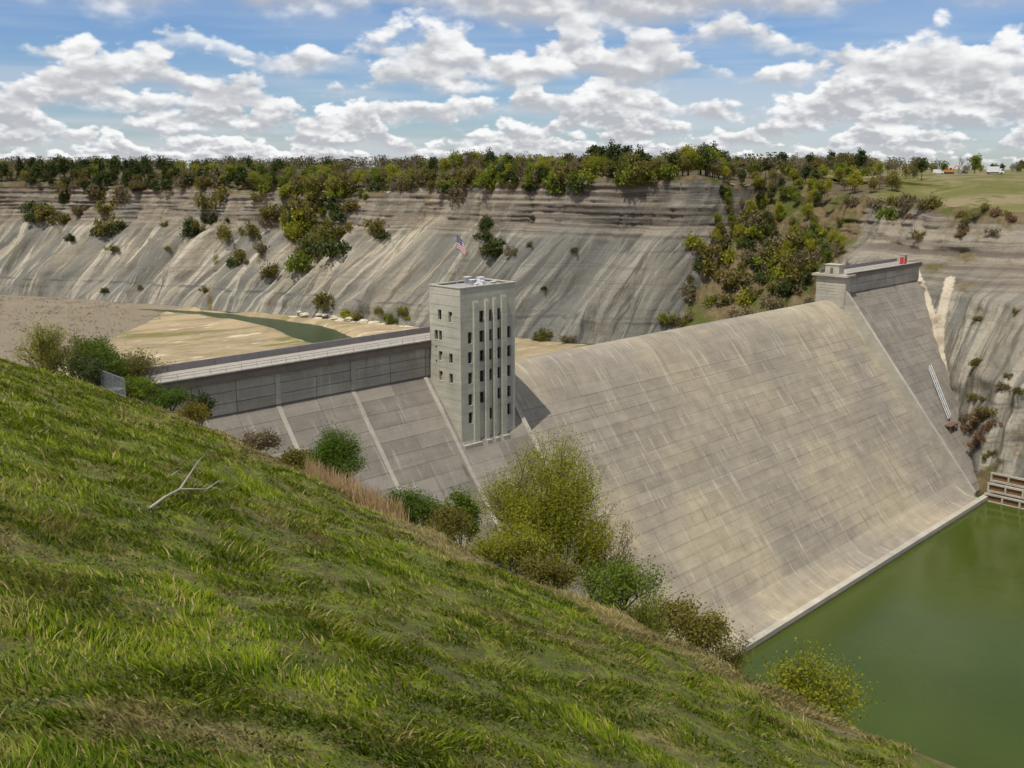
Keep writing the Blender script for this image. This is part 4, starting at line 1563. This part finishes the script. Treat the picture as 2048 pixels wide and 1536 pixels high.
W1 = 'in the overgrown gully of the cliff'
W2 = 'clinging to the pale cliff face'
W3 = 'in the wooded ravine beyond the spillway'
W4 = 'on the grey shale face'
W5 = 'along the cliff edge under the trees'
scatter_px(46, 610, 455, 40, 45, ['olive', 'olive', 'green', 'brown', 'dark', 'lime'], 1.7, 3.4, W1)
scatter_px(12, 655, 460, 14, 22, ['dark', 'olive'], 2.0, 3.2, W1)
scatter_px(12, 560, 500, 30, 25, ['brown', 'olive'], 1.6, 2.6, W1)
scatter_px(16, 440, 465, 22, 35, ['dark', 'olive', 'olive', 'brown'], 1.6, 3.0, W2)
scatter_px(16, 215, 430, 22, 45, ['dark', 'olive', 'brown', 'brown'], 1.8, 3.0, W2)
scatter_px(12, 140, 420, 16, 40, ['dark', 'olive', 'brown'], 1.5, 2.8, W2)
scatter_px(8, 70, 440, 12, 40, ['dark', 'olive'], 2, 3.2, W2)
scatter_px(13, 980, 480, 8, 30, ['dark', 'dark', 'olive'], 1.6, 2.6, W2)
scatter_px(5, 760, 465, 8, 12, ['dark', 'olive'], 1.8, 2.4, W2)
scatter_px(6, 380, 470, 8, 18, ['dark', 'olive'], 1.6, 2.4, W2)
scatter_px(16, 420, 500, 130, 40, ['brown', 'olive', 'dark'], .8, 1.7, W2)
scatter_px(10, 1080, 480, 60, 50, ['dark', 'brown'], .7, 1.3, W4)
scatter_px(6, 1395, 565, 14, 18, ['dark', 'olive'], 1.0, 1.7, W4)
scatter_px(12, 1350, 645, 30, 10, ['olive', 'brown', 'green'], 1.0, 1.8, W4)
scatter_px(14, 1290, 355, 40, 14, ['dark', 'dark', 'olive', 'green'], 1.8, 2.8, W5)
scatter_px(14, 1130, 370, 30, 12, ['dark', 'olive', 'green'], 1.8, 2.6, W5)
scatter_px(26, 860, 375, 80, 10, ['olive', 'green', 'dark', 'brown'], 1.5, 2.6, W5)
scatter_px(22, 620, 385, 60, 10, ['lime', 'green', 'olive'], 1.6, 2.8, W5)
scatter_px(30, 300, 372, 130, 8, ['dark', 'olive', 'brown'], 1.8, 3.0, W5)
scatter_px(20, 1020, 365, 40, 12, ['olive', 'brown', 'dark', 'green'], 1.6, 2.8, W5)
W11 = 'rooted just below the cliff rim'
for (ua_, ub_, va, vb, n_, bag_) in ((70, 560, 366, 385, 24, 'pine pine olive brown conifer'), (560, 760, 372, 410, 20, 'lime green olive lime'),
                                     (760, 900, 362, 385, 10, 'olive green brown'), (985, 1150, 358, 385, 16, 'olive brown green pine'),
                                     (1235, 1340, 352, 375, 10, 'pine olive green'), (570, 680, 410, 490, 12, 'olive green brown')):
    for _ in range(n_):
        p = cliff_at(random.uniform(ua_, ub_), random.uniform(va, vb))
        k_ = random.choice(bag_.split())
        add_tree(k_, p[0], p[1], p[2] - .5, random.uniform(.5, .85), NAMES[k_][1] + ' ' + W11, 'trees ' + W11)
# ravine: trees and shrubs
W6 = 'in the ravine between the cliffs'
for _ in range(95):
    u = random.uniform(1432, 1680)
    v = random.uniform(345, 540) + max(0, (1560 - u)) * .35 * random.random()
    p = cliff_at(u, v)
    k_ = random.choice(['olive', 'olive', 'brown', 'green', 'pine', 'green', 'lime'])
    q = random.uniform(.45, .75)
    add_tree(k_, p[0], p[1], p[2] - .4, q, ('small ' if q < .54 else 'tall ' if q > .66 else '') + NAMES[k_][1] + ' ' + W6, 'trees ' + W6)
scatter_px(80, 1520, 530, 60, 60, ['olive', 'olive', 'lime', 'green', 'brown', 'dark'], 1.5, 2.8, W3)
scatter_px(30, 1600, 540, 40, 40, ['olive', 'brown', 'brown', 'green'], 1.2, 2.2, W3)
# right bank
W7 = 'on the brown bank above the deck end'
scatter_px(18, 1780, 410, 60, 14, ['brown', 'olive', 'green'], 1.0, 1.8, W7)
scatter_px(26, 1930, 450, 60, 25, ['rust', 'brown', 'olive', 'brown'], .5, 1.2, W7)
W8 = 'on the rocky bank beside the dam toe'
scatter_px(34, 1965, 855, 26, 34, ['rust', 'brown', 'olive', 'rust'], .5, 1.2, W8)
scatter_px(12, 2000, 700, 22, 60, ['olive', 'brown'], .5, 1.1, W8)
# trees at the back of the ravine and along the meadow
W9 = 'in the wood behind the ravine'
for _ in range(56):
    u = random.uniform(1430, 1740)
    dist = random.uniform(560, 660)
    x, y = at_dist(u, dist)
    k_ = random.choice(['olive', 'brown', 'brown', 'olive', 'pine', 'green'])
    add_tree(k_, x, y, plateau_z(x, y) - .4, random.uniform(.7, .98), NAMES[k_][1] + ' ' + W9, 'trees ' + W9)
for (u, dist, k_, s_, lab) in ((1712, 505, 'lime', .88, 'broad yellow green tree at the end of the ravine wood'),
                               (1845, 520, 'pine', .72, 'dark round evergreen standing alone on the meadow edge'),
                               (1918, 640, 'bare', 1.12, 'tall bare tree behind the orange digger'),
                               (1950, 640, 'green', .95, 'tall green tree beside the bare tree behind the meadow'),
                               (1800, 600, 'bare', .7, 'small bare tree left of the lone dark evergreen')):
    x, y = at_dist(u, dist)
    add_tree(k_, x, y, plateau_z(x, y) - .4, s_, lab, None)
for _ in range(26):
    u = random.uniform(1640, 1835)
    x, y = at_dist(u, random.uniform(490, 570))
    k_ = random.choice(['olive', 'brown', 'lime', 'green'])
    add_tree(k_, x, y, plateau_z(x, y) - .4, random.uniform(.5, .8), NAMES[k_][1] + ' ' + W9, 'trees ' + W9)
W10 = 'along the far edge of the meadow'
for _ in range(34):
    u = random.uniform(1730, 2060)
    x, y = at_dist(u, random.uniform(690, 800))
    k_ = random.choice(['olive', 'pine', 'green', 'brown'])
    add_tree(k_, x, y, plateau_z(x, y) - .4, random.uniform(.4, .7), NAMES[k_][1] + ' ' + W10, 'trees ' + W10)

# the mass of woodland farther back, nobody could count it
r = np.random.default_rng(77)
Cs = []
for _ in range(900):
    i = r.integers(250, NS - 200)
    d = r.uniform(30, 300)
    x = rim[i, 0] + pd[0] * d
    y = rim[i, 1] + pd[1] * d
    if ss[i] > ss[iB] + 60:
        d = r.uniform(420, 700)
        x, y = rim[i, 0] + pd[0] * d, rim[i, 1] + pd[1] * d
    hh_ = r.uniform(8, 13.5)
    C = np.clip(r.normal(size=(110, 3)), -1.5, 1.5) * np.array([2.4, 2.4, .22 * hh_]) + np.array([x, y, 96.5 + hh_ * .55])
    Cs.append(C)
V, F = cards(np.concatenate(Cs), 1.3, r)
me = raw_mesh('distant_woodland', V, F)
dw = link('distant_woodland', me, leafmat('distant_wood', (0.06, 0.06, 0.025), (0.15, 0.12, 0.06), .2, sc=.05))
tag(dw, 'distant mixed woodland on the plateau behind the rim', 'woodland', kind='stuff')

# ------------------------------------------------------------------ pale boulders on the river shore
def rock_mesh(seed, mat):
    r = np.random.default_rng(seed)
    nu_, nv_ = 10, 7
    P = np.zeros((nu_ + 1, nv_, 3))
    for i in range(nu_ + 1):
        for j in range(nv_):
            a = 2 * np.pi * (i % nu_) / nu_
            b = np.pi * (j / (nv_ - 1) - .5)
            dv = np.array([math.cos(a) * math.cos(b), math.sin(a) * math.cos(b), math.sin(b) * .65])
            q = 0.75 + .5 * vnoise(dv[0] * 2 + 5 + seed, dv[1] * 2 + dv[2] * 3, seed)
            P[i, j] = dv * q
    me = grid_mesh('boulder', P, False)
    me.materials.append(mat)
    return me


ROCK = [rock_mesh(i + 3, M['boulder']) for i in range(4)]
for _ in range(80):
    u = random.uniform(585, 860)
    v = 628 + (u - 590) * .13 + random.uniform(-6, 14)
    p = cliff_at(u, v)
    t = link('boulder', random.choice(ROCK), None, None, (p[0] - 1, p[1], p[2] + .1), (0, 0, random.uniform(0, 6)))
    s_ = random.uniform(.8, 3.0)
    t.scale = (s_ * 1.3, s_, s_ * .7)
    tag(t, 'pale boulder on the river shore below the cliff', 'boulder', 'boulders on the river shore')
for _ in range(12):
    u, v = random.uniform(690, 830), random.uniform(622, 652)
    p = cliff_at(u, v)
    k_ = random.choice(['lime', 'green', 'olive'])
    add_shrub(k_, (p[0], p[1], p[2] - .3), random.uniform(1.0, 1.9), SHN[k_] + ' shrub among the pale boulders', 'shrubs among the boulders')
scw = 'on the stony shore behind the spillway'
scatter_px(10, 1080, 690, 30, 10, ['brown', 'olive'], .9, 1.6, scw)


# ================================================================== NEAR HILLSIDE
def hill_hit(u, v):
    """first point of the hillside seen at a pixel"""
    r = ray(u, v)
    k = np.linspace(6, 260, 3000)
    P = r[None, :] * k[:, None] + np.array([0, 0, CAMZ])
    below = P[:, 2] < hill_z(P[:, 0], P[:, 1])
    j = int(np.argmax(below)) if below.any() else len(k) - 1
    return P[j]


def near_tree(name, label, base, h, rad, n, size, mat, seed, stems=1, cat='tree'):
    """finely leafed tree for the middle distance"""
    t = thing(name, label, cat, base, 0.0)
    r = np.random.default_rng(seed)
    rr_ = random.Random(seed)
    mb = MB()
    tips = []

    def grow(p, d, ln, rd, lev):
        e = p + d * ln
        m_ = p.lerp(e, .5) + Vector((rr_.gauss(0, 1), rr_.gauss(0, 1), 0)) * ln * .05
        mb.tube([p, m_, e], [rd, rd * .85, rd * .6], 6 if lev > 2 else 4, cap=False)
        if lev <= 1 or (stems >= 3 and lev == 2):
            tips.append(e)
            tips.append(m_)
        if lev == 0:
            return
        for _ in range(3):
            ax = Vector((rr_.gauss(0, 1), rr_.gauss(0, 1), rr_.gauss(0, .5)))
            nd = (d + ax * .45 + Vector((0, 0, .12))).normalized()
            grow(p.lerp(e, rr_.uniform(.5, 1)), nd, ln * rr_.uniform(.62, .82), rd * .58, lev - 1)
    for s_ in range(stems):
        an = rr_.uniform(0, 6.28)
        d0 = Vector((math.cos(an) * .25 * (stems > 1), math.sin(an) * .25 * (stems > 1), 1)).normalized()
        grow(Vector((.15 * s_, 0, -.8)), d0, h * .34, h * .016, 4)
    T = np.array([tuple(q) for q in tips])
    # fit the crown into the wanted size
    T[:, :2] *= rad / (np.percentile(np.abs(T[:, :2]), 97) + 1e-6)
    T[:, 2] *= h * .96 / T[:, 2].max()
    k = r.integers(0, len(T), n)
    C = T[k] + r.normal(size=(n, 3)) * np.array([.72, .72, .62]) * (rad / 4.5)
    sx = rad / (np.percentile(np.abs(np.array([tuple(q) for q in tips])[:, :2]), 97) + 1e-6)
    szz = h * .96 / max(q[2] for q in tips)
    mb.v = [(a * sx, b * sx, c * szz) for a, b, c in mb.v]
    me_ = mb.mesh('trunk', True)
    link('trunk', me_, M['bark'], t)
    V_, F_ = cards(C, size, r)
    cm = raw_mesh('crown', V_, F_)
    link('crown', cm, mat, t)
    return t


M['gold'] = leafmat('golden_olive', (0.13, 0.125, 0.018), (0.23, 0.185, 0.03), .4, sc=.4)
M['tree1'] = leafmat('young_yellow_leaves', (0.19, 0.215, 0.010), (0.31, 0.305, 0.018), .42, sc=.5)
M['tree2'] = leafmat('young_green_leaves', (0.085, 0.145, 0.010), (0.17, 0.225, 0.018), .42, sc=.5)


def tree_px(name, label, u, vtop, dist, wpx, mat, seed, n, size, stems=1, hmax=None):
    x, y = at_dist(u, dist)
    zg = float(hill_z(x, y))
    fwd = (x + y) * S2
    r_ = ray(u, vtop)
    ztop = CAMZ + r_[2] / math.hypot(r_[0], r_[1]) * dist
    h = max(2.0, ztop - zg)
    rad = wpx / 2 * fwd / FPX
    return near_tree(name, label, (x, y, zg), h, rad, n, size, mat, seed, stems)


tree_px('leafing_tree', 'large yellow green tree in front of the spillway foot', 1102, 866, 98, 225, M['tree1'], 6, 60000, .17, 5)
tree_px('leafing_tree', 'bright green bushy tree in front of dark stained dam slope', 652, 846, 112, 120, M['tree2'], 9, 20000, .17, 3)
tree_px('leafing_tree', 'small green tree just left of the large yellow green tree', 915, 965, 92, 95, M['tree2'], 13, 9000, .22, 3)
tree_px('leafing_tree', 'low green sapling at the lower end of the grass edge', 830, 985, 88, 60, M['tree2'], 17, 3500, .18, 3)
tree_px('leafing_tree', 'olive tree on the steep bank beside the large tree', 1215, 985, 104, 110, M['gold'], 21, 9000, .18, 3)
tree_px('leafing_tree', 'spreading green tree low on the steep bank above the pool', 1010, 1130, 84, 190, M['tree2'], 25, 11000, .2, 2)
tree_px('leafing_tree', 'yellow tree low on the steep bank below the large tree', 1300, 1160, 110, 170, M['tree1'], 29, 9000, .22, 2)
tree_px('leafing_tree', 'golden tree at the water side under the bank', 1480, 1250, 120, 150, M['gold'], 33, 7000, .22, 2)

# bushes at the head of the dam
HB = [(62, 600, 176, 70, 'lime', 'tall yellow bush at the upstream end of the grass'),
      (110, 665, 172, 80, 'olive', 'dark olive bush on the upstream edge of the grass'),
      (155, 668, 170, 60, 'green', 'round green bush above the chain link fence'),
      (185, 690, 168, 60, 'green', 'broad leafy bush behind the chain link fence'),
      (130, 715, 160, 60, 'dark', 'low dark bush on the grass edge left of the fence'),
      (228, 700, 172, 75, 'olive', 'golden olive bush between the fence and the deck'),
      (255, 735, 176, 55, 'brown', 'thin brown bush at the start of the dam deck'),
      (232, 750, 162, 50, 'green', 'small green bush right beside the fence post'),
      (290, 778, 160, 60, 'green', 'leafy green bush hiding the near end of deck'),
      (362, 785, 156, 40, 'dark', 'narrow black green bush against the dam wall'),
      (330, 812, 152, 60, 'olive', 'olive bush at the foot of the dam wall end'),
      (480, 868, 128, 60, 'brown', 'brown scrub on the grass edge before dam slope'),
      (560, 900, 118, 50, 'olive', 'olive scrub on the grass edge near the reeds')]
for q, (u, vt, dist, wpx, k_, lab) in enumerate(HB):
    x, y = at_dist(u, dist)
    zg = float(hill_z(x, y))
    r_ = ray(u, vt)
    ztop = CAMZ + r_[2] / math.hypot(r_[0], r_[1]) * dist
    h = min(max(1.5, ztop - zg), 16)
    fwd = (x + y) * S2
    mt = {'lime': M['lime'], 'olive': M['gold'], 'green': M['tree2'], 'dark': M['pine'], 'brown': M['brown']}[k_]
    near_tree('shrub', lab, (x, y, zg), h, max(1.2, wpx * .68 * fwd / FPX), 5200, .26, mt, 60 + q, 5, 'shrub')
# shrubs along the crest of the steep bank, in front of the pool
for q, (yy, off, h, rad_, mt, lab) in enumerate(((66, 3, 4.2, 2.2, 'tree2', 'rounded green shrub on the bank edge below the large tree'),
        (58, 2.5, 3.2, 2.0, 'gold', 'olive shrub on the bank edge next to the rounded green shrub'),
        (50, 4, 5.0, 2.6, 'tree1', 'yellow leafed shrub on the bank edge before the spillway toe'),
        (43, 2, 2.6, 1.6, 'gold', 'small golden shrub on the bank edge before the pool'),
        (37, 3.5, 4.4, 2.4, 'tree2', 'green shrub on the bank edge overlooking the toe lip'),
        (29, 2, 3.0, 1.9, 'gold', 'broad olive shrub on the bank edge overlooking the pool'),
        (22, 5, 4.8, 2.6, 'tree1', 'tall yellow shrub on the bank edge overlooking the pool'))):
    xx = float(np.interp(yy, EY, EX)) + off
    near_tree('shrub', lab, (xx, yy, float(hill_z(xx, yy))), h, rad_, 7000, .15, M[mt], 160 + q, 4, 'shrub')
# pale leafless snag beyond the bushes
x, y = at_dist(222, 186)
sn = thing('bare_tree', 'pale leafless sapling rising above the bushes near the deck', 'tree', (x, y, float(hill_z(x, y))), .6)
ztop = CAMZ + ray(190, 520)[2] / math.hypot(*ray(190, 520)[:2]) * 186
link('branches', twig_mesh('branches', 7, (ztop - float(hill_z(x, y))) * .95, .16, M['palebark'], 4, .42), None, sn)

# chain link fence
a = at_dist(163, 158)
b = at_dist(211, 152)
fa = np.array([a[0], a[1], float(hill_z(*a))])
fb = np.array([b[0], b[1], float(hill_z(*b))])
fen = thing('chain_link_fence', 'short grey chain link fence panel on the grass edge by dam', 'fence', tuple(fa))
fb0 = fb - fa
for t_ in (0, .5, 1):
    p = fb0 * t_
    MB().tube([(p[0], p[1], p[2] - .4), (p[0], p[1], p[2] + 3.0)], .07, 6).build('post', M['steel'], fen)
for hh_ in (.15, 2.9):
    MB().tube([(0, 0, hh_), (fb0[0], fb0[1], fb0[2] + hh_)], .045, 5).build('rail', M['steel'], fen)
mb = MB()
Lf = math.hypot(fb0[0], fb0[1])
nW = int((Lf + 2.8) / .14)
for i in range(nW):
    for sgn in (1, -1):
        c0 = i * .14 - 2.75
        s0, s1 = max(0, c0), min(Lf, c0 + 2.75)
        if s1 - s0 < .05:
            continue
        pts = []
        for s_ in (s0, s1):
            t_ = s_ / Lf
            hz_ = (s_ - c0) if sgn > 0 else 2.75 - (s_ - c0)
            pts.append((fb0[0] * t_, fb0[1] * t_, fb0[2] * t_ + .15 + hz_))
        mb.tube(pts, .012, 3, cap=False)
mb.build('wire_mesh', M['steel'], fen)

# dead branch lying in the grass
bp0, bp1, bp2 = hill_hit(300, 1022), hill_hit(470, 992), hill_hit(418, 938)
bm = hill_hit(362, 1005)
db = thing('dead_branch', 'pale forked dead branch lying on the grassy slope', 'branch', tuple(bp0))
L_ = lambda p, up: Vector(p) - Vector(bp0) + Vector((0, 0, up))
dst = np.linalg.norm(bp0 - np.array([0, 0, 100]))
rb = .0016 * dst
MB().tube([L_(bp0, .1), L_((bp0 + bm) / 2, .35), L_(bm, .5), L_((bm + bp2) / 2, 1.0), L_(bp2, 1.2)], [rb, rb * .9, rb * .8, rb * .5, rb * .15], 6).build('limb', M['palebark'], db, True)
MB().tube([L_(bm, .5), L_(hill_hit(415, 1006), .55), L_(hill_hit(440, 1000), .8), L_(bp1, .8)], [rb * .7, rb * .55, rb * .4, rb * .12], 6).build('limb', M['palebark'], db, True)
MB().tube([L_(hill_hit(345, 985), .7), L_(hill_hit(372, 965), .9)], [rb * .35, rb * .1], 5).build('twig', M['palebark'], db, True)
MB().tube([L_(hill_hit(395, 965), .9), L_(hill_hit(392, 985), 1.3)], [rb * .3, rb * .08], 5).build('twig', M['palebark'], db, True)
MB().tube([L_(hill_hit(425, 1003), .6), L_(hill_hit(452, 1014), .7)], [rb * .3, rb * .08], 5).build('twig', M['palebark'], db, True)

# grass, thick near the camera and thinner with distance
r = np.random.default_rng(3)
NB = 520000
dist = 6 + 150 * r.uniform(0, 1, NB) ** 1.7
ua = r.uniform(-260, 1900, NB)
rx = _F[0] + _R[0] * (ua - 1024) / FPX
ry = _F[1] + _R[1] * (ua - 1024) / FPX
nn = np.hypot(rx, ry)
gxp, gyp = rx / nn * dist, ry / nn * dist
xe_ = np.interp(gyp, EY, EX)
keep = (gxp < xe_ + 30) & (gyp < 151) & (gyp > -5)
cl = fbm(gxp / 1.3, gyp / 1.3, 91, 3)
keep &= cl > r.uniform(.0, .58, NB)
gxp, gyp, dist, cl = gxp[keep], gyp[keep], dist[keep], cl[keep]
n = len(gxp)
gz = hill_z(gxp, gyp)
hgt = r.uniform(.05, .20, n) * (0.42 + 3.2 * np.clip(cl - .34, 0, 1)) * (1 + dist / 110)
ang = r.uniform(0, 2 * np.pi, n)
wid = (0.009 + 0.00055 * dist) * r.uniform(.7, 1.4, n)
lean = r.uniform(.2, 1.5, n) * hgt
la = 6.28 * fbm(gxp / 3.0, gyp / 3.0, 95, 2) + r.normal(0, .7, n)
B = np.stack([gxp, gyp, gz - .03], 1)
side = np.stack([np.cos(ang), np.sin(ang), 0 * ang], 1) * wid[:, None]
ld = np.stack([np.cos(la), np.sin(la), 0 * la], 1)
mid = B + ld * (lean * .35)[:, None] + np.stack([0 * hgt, 0 * hgt, hgt * .6], 1)
tip = B + ld * lean[:, None] + np.stack([0 * hgt, 0 * hgt, hgt], 1)
V = np.stack([B - side, B + side, mid + side * .7, tip, mid - side * .7], 1).reshape(-1, 3)
k5 = np.arange(n)[:, None] * 5
F = np.concatenate([k5 + np.array([[0, 1, 2, 4]]), k5 + np.array([[4, 2, 3, 3]])], 0)
Fq = k5 + np.array([[0, 1, 2, 4]])
Ft = k5 + np.array([[4, 2, 3]])
me = bpy.data.meshes.new('grass')
me.vertices.add(len(V))
me.vertices.foreach_set('co', V.astype(np.float32).ravel())
lp = np.concatenate([Fq.ravel(), Ft.ravel()]).astype(np.int32)
me.loops.add(len(lp))
me.loops.foreach_set('vertex_index', lp)
me.polygons.add(2 * n)
me.polygons.foreach_set('loop_start', np.concatenate([np.arange(n) * 4, 4 * n + np.arange(n) * 3]).astype(np.int32))
me.polygons.foreach_set('loop_total', np.concatenate([np.full(n, 4), np.full(n, 3)]).astype(np.int32))
me.update(calc_edges=True)
float_attr(me, 'rnd', np.repeat(r.uniform(0, 1, n), 5))
dr = np.clip((gxp - np.interp(gyp, EY, EX) + 7) / 8, 0, 1) * .32
float_attr(me, 'dry', np.repeat(dr, 5))
tag(link('grass', me, M['blades']), 'rough green and dry grass covering the near hillside', 'grass', kind='stuff')

# weeds scattered through the grass
Cs = []
for _ in range(1500):
    dd_ = 8 + 110 * r.uniform(0, 1) ** 1.5
    wx, wy = at_dist(r.uniform(-200, 1500), dd_)
    if wx > np.interp(wy, EY, EX) + 4 or wy > 150:
        continue
    q = r.uniform(.10, .34) * (.6 + dd_ / 80)
    Cs.append(np.clip(r.normal(size=(26, 3)), -1.7, 1.7) * np.array([q, q, q * .5]) + np.array([wx, wy, float(hill_z(wx, wy)) + q * .5]))
V, F = cards(np.concatenate(Cs), .065, r)
me = raw_mesh('weeds', V, F)
tag(link('weeds', me, leafmat('weed_leaves', (0.05, 0.085, 0.012), (0.16, 0.13, 0.045), .3, sc=.25)),
    'low broad leaved weeds scattered through the hillside grass', 'weeds', kind='stuff')

# dry reeds along the lower grass edge
NR = 2600
ur = r.uniform(585, 800, NR)
C_, H_ = [], []
mbv = []
for i in range(NR):
    dd_ = r.uniform(78, 112)
    ex = at_dist(ur[i], dd_)
    C_.append((ex[0], ex[1]))
C_ = np.array(C_)
xe_ = np.interp(C_[:, 1], EY, EX)
kp = (C_[:, 0] > xe_ - 3) & (C_[:, 0] < xe_ + 7)
C_ = C_[kp]
n = len(C_)
B = np.stack([C_[:, 0], C_[:, 1], hill_z(C_[:, 0], C_[:, 1]) - .05], 1)
hgt = r.uniform(.8, 2.4, n)
an = r.uniform(0, 6.28, n)
side = np.stack([np.cos(an), np.sin(an), 0 * an], 1) * .04
tip = B + np.stack([r.normal(0, .18, n) * hgt, r.normal(0, .18, n) * hgt, hgt], 1)
V = np.stack([B - side, B + side, tip + side * .5, tip - side * .5], 1).reshape(-1, 3)
me = raw_mesh('dry_reeds', V, np.arange(4 * n).reshape(n, 4))
tag(link('dry_reeds', me, M['reed']), 'orange tan dry reeds along the lower grass edge', 'reeds', kind='stuff')
# brush on the steep bank below the grass
Cs, r = [], np.random.default_rng(8)
for _ in range(420):
    yy = r.uniform(-20, 140)
    xx = np.interp(yy, EY, EX) + r.uniform(5, 75)
    zz = float(hill_z(xx, yy))
    if zz < .5 or yy > 104.8 + .8 * zz - 4:
        continue
    sc2 = r.uniform(.7, 1.7)
    Cs.append(r.normal(size=(110, 3)) * np.array([.8, .8, .4]) * sc2 + np.array([xx, yy, zz + .6 * sc2]))
V, F = cards(np.concatenate(Cs), .3, r)
me = raw_mesh('bank_brush', V, F)
tag(link('bank_brush', me, leafmat('bank_brush', (0.06, 0.07, 0.02), (0.16, 0.12, 0.05), .3, sc=.2)),
    'tangled low brush covering the steep bank below the grass', 'brush', kind='stuff')

# dry thicket on the flood plain
r = np.random.default_rng(18)
bi = np.where(brush.ravel() > .6)[0]
pick = r.choice(bi, 5200)
Cs = []
for j in pick:
    x, y = GX.ravel()[j] + r.uniform(-3, 3), GY.ravel()[j] + r.uniform(-3, 3)
    if x > 330 or y > 760 or x < 60:
        continue
    Cs.append(r.normal(size=(16, 3)) * np.array([2.2, 2.2, .3]) + np.array([x, y, GZ.ravel()[j] + .4]))
V, F = cards(np.concatenate(Cs), .8, r)
me = raw_mesh('dry_thicket', V, F)
tag(link('dry_thicket', me, leafmat('dry_thicket', (0.24, 0.195, 0.135), (0.36, 0.30, 0.20), .45, sc=.03)),
    'low dry brown thicket covering the flood plain beside the river', 'thicket', kind='stuff')

# ================================================================== VEHICLES ON THE MEADOW
def wheel(parent, x, y, r0, w_):
    t = MB().tube([(x, y - w_ / 2, r0), (x, y + w_ / 2, r0)], r0, 12).build('wheel', M['black'], parent)
    MB().tube([(x, y - w_ / 2 - .01, r0), (x, y + w_ / 2 + .01, r0)], r0 * .5, 8).build('rim', M['steel'], t)


def body(parent, prof, w_, mat, name='body'):
    """side outline (x,z) extruded across the width"""
    mb = MB()
    k = len(prof)
    for y in (-w_ / 2, w_ / 2):
        mb.v += [(p[0], y, p[1]) for p in prof]
    for i in range(k):
        j = (i + 1) % k
        mb.f.append((i, k + i, k + j, j))
    mb.f.append(tuple(reversed(range(k))))
    mb.f.append(tuple(range(k, 2 * k)))
    return mb.build(name, mat, parent)


def vehicle(kind, u, dist, yaw, name, label, cat):
    x, y = at_dist(u, dist)
    z = plateau_z(x, y)
    t = thing(name, label, cat, (x, y, z), yaw)
    if kind == 'van':
        body(t, [(-2.7, .45), (2.6, .45), (2.7, 1.1), (2.0, 1.35), (1.3, 2.35), (-2.6, 2.45), (-2.7, 2.2)], 2.0, M['white'])
        body(t, [(1.42, 1.4), (1.92, 1.4), (1.35, 2.15), (1.1, 2.15)], 2.02, M['glass'], 'window')
        for xx in (-1.8, 1.8):
            for yy in (-.9, .9):
                wheel(t, xx, yy, .38, .26)
    elif kind == 'car':
        body(t, [(-2.2, .35), (2.2, .35), (2.25, .8), (1.2, .95), (.5, 1.45), (-1.2, 1.48), (-2.1, .95)], 1.8, M['bluegrey'])
        body(t, [(1.0, 1.0), (.45, 1.38), (-1.1, 1.4), (-1.75, 1.0)], 1.82, M['glass'], 'window')
        for xx in (-1.4, 1.4):
            for yy in (-.8, .8):
                wheel(t, xx, yy, .34, .24)
    elif kind == 'truck':
        body(t, [(-4.2, .95), (1.5, .95), (1.5, 3.7), (-4.2, 3.7)], 2.5, M['white'], 'cargo_box')
        body(t, [(1.6, .5), (3.7, .5), (3.75, 1.5), (3.2, 2.7), (1.6, 2.75)], 2.3, M['white'], 'cab')
        body(t, [(2.5, 1.6), (3.62, 1.6), (3.2, 2.5), (2.5, 2.5)], 2.33, M['glass'], 'window')
        MB().box(-4.1, 3.5, -.5, .5, .5, .94).build('chassis', M['black'], t)
        for xx in (-3, 2.7):
            for yy in (-1.05, 1.05):
                wheel(t, xx, yy, .5, .34)
    else:
        for yy in (-1.1, 1.1):
            body(t, [(-1.9, .1), (1.9, .1), (2.2, .5), (1.9, .95), (-1.9, .95), (-2.2, .5)], .6, M['black'], 'track').location = (0, yy, 0)
        body(t, [(-2.3, 1.1), (1.5, 1.1), (1.6, 2.0), (-2.2, 2.2)], 2.4, M['orange'])
        c_ = body(t, [(.1, 2.0), (1.5, 2.01), (1.3, 3.2), (.1, 3.25)], 1.1, M['orange'], 'cab')
        c_.location = (0, .6, 0)
        w_ = body(t, [(.3, 2.2), (1.42, 2.2), (1.27, 3.0), (.3, 3.0)], 1.13, M['glass'], 'window')
        w_.location = (0, .6, 0)
        MB().tube([(1.2, -.3, 1.9), (3.4, -.3, 4.3), (4.6, -.3, 3.9)], [.3, .28, .2], 6).build('boom', M['orange'], t)
        MB().tube([(4.5, -.3, 4.0), (5.6, -.3, 1.3)], [.22, .16], 6).build('arm', M['orange'], t)
        body(t, [(5.2, .3), (6.1, .3), (6.2, 1.3), (5.3, 1.4)], .9, M['steel'], 'bucket').location = (0, -.3, 0)
    return t


vehicle('van', 1878, 585, R_(-70), 'van', 'white van parked left of the orange digger', 'van')
vehicle('digger', 1899, 580, R_(-50), 'excavator', 'orange tracked digger working on the meadow', 'digger')
vehicle('car', 1928, 585, R_(-60), 'car', 'dark blue car parked right of the orange digger', 'car')
vehicle('truck', 1992, 560, R_(-62), 'truck', 'white box truck parked at the meadow edge', 'truck')
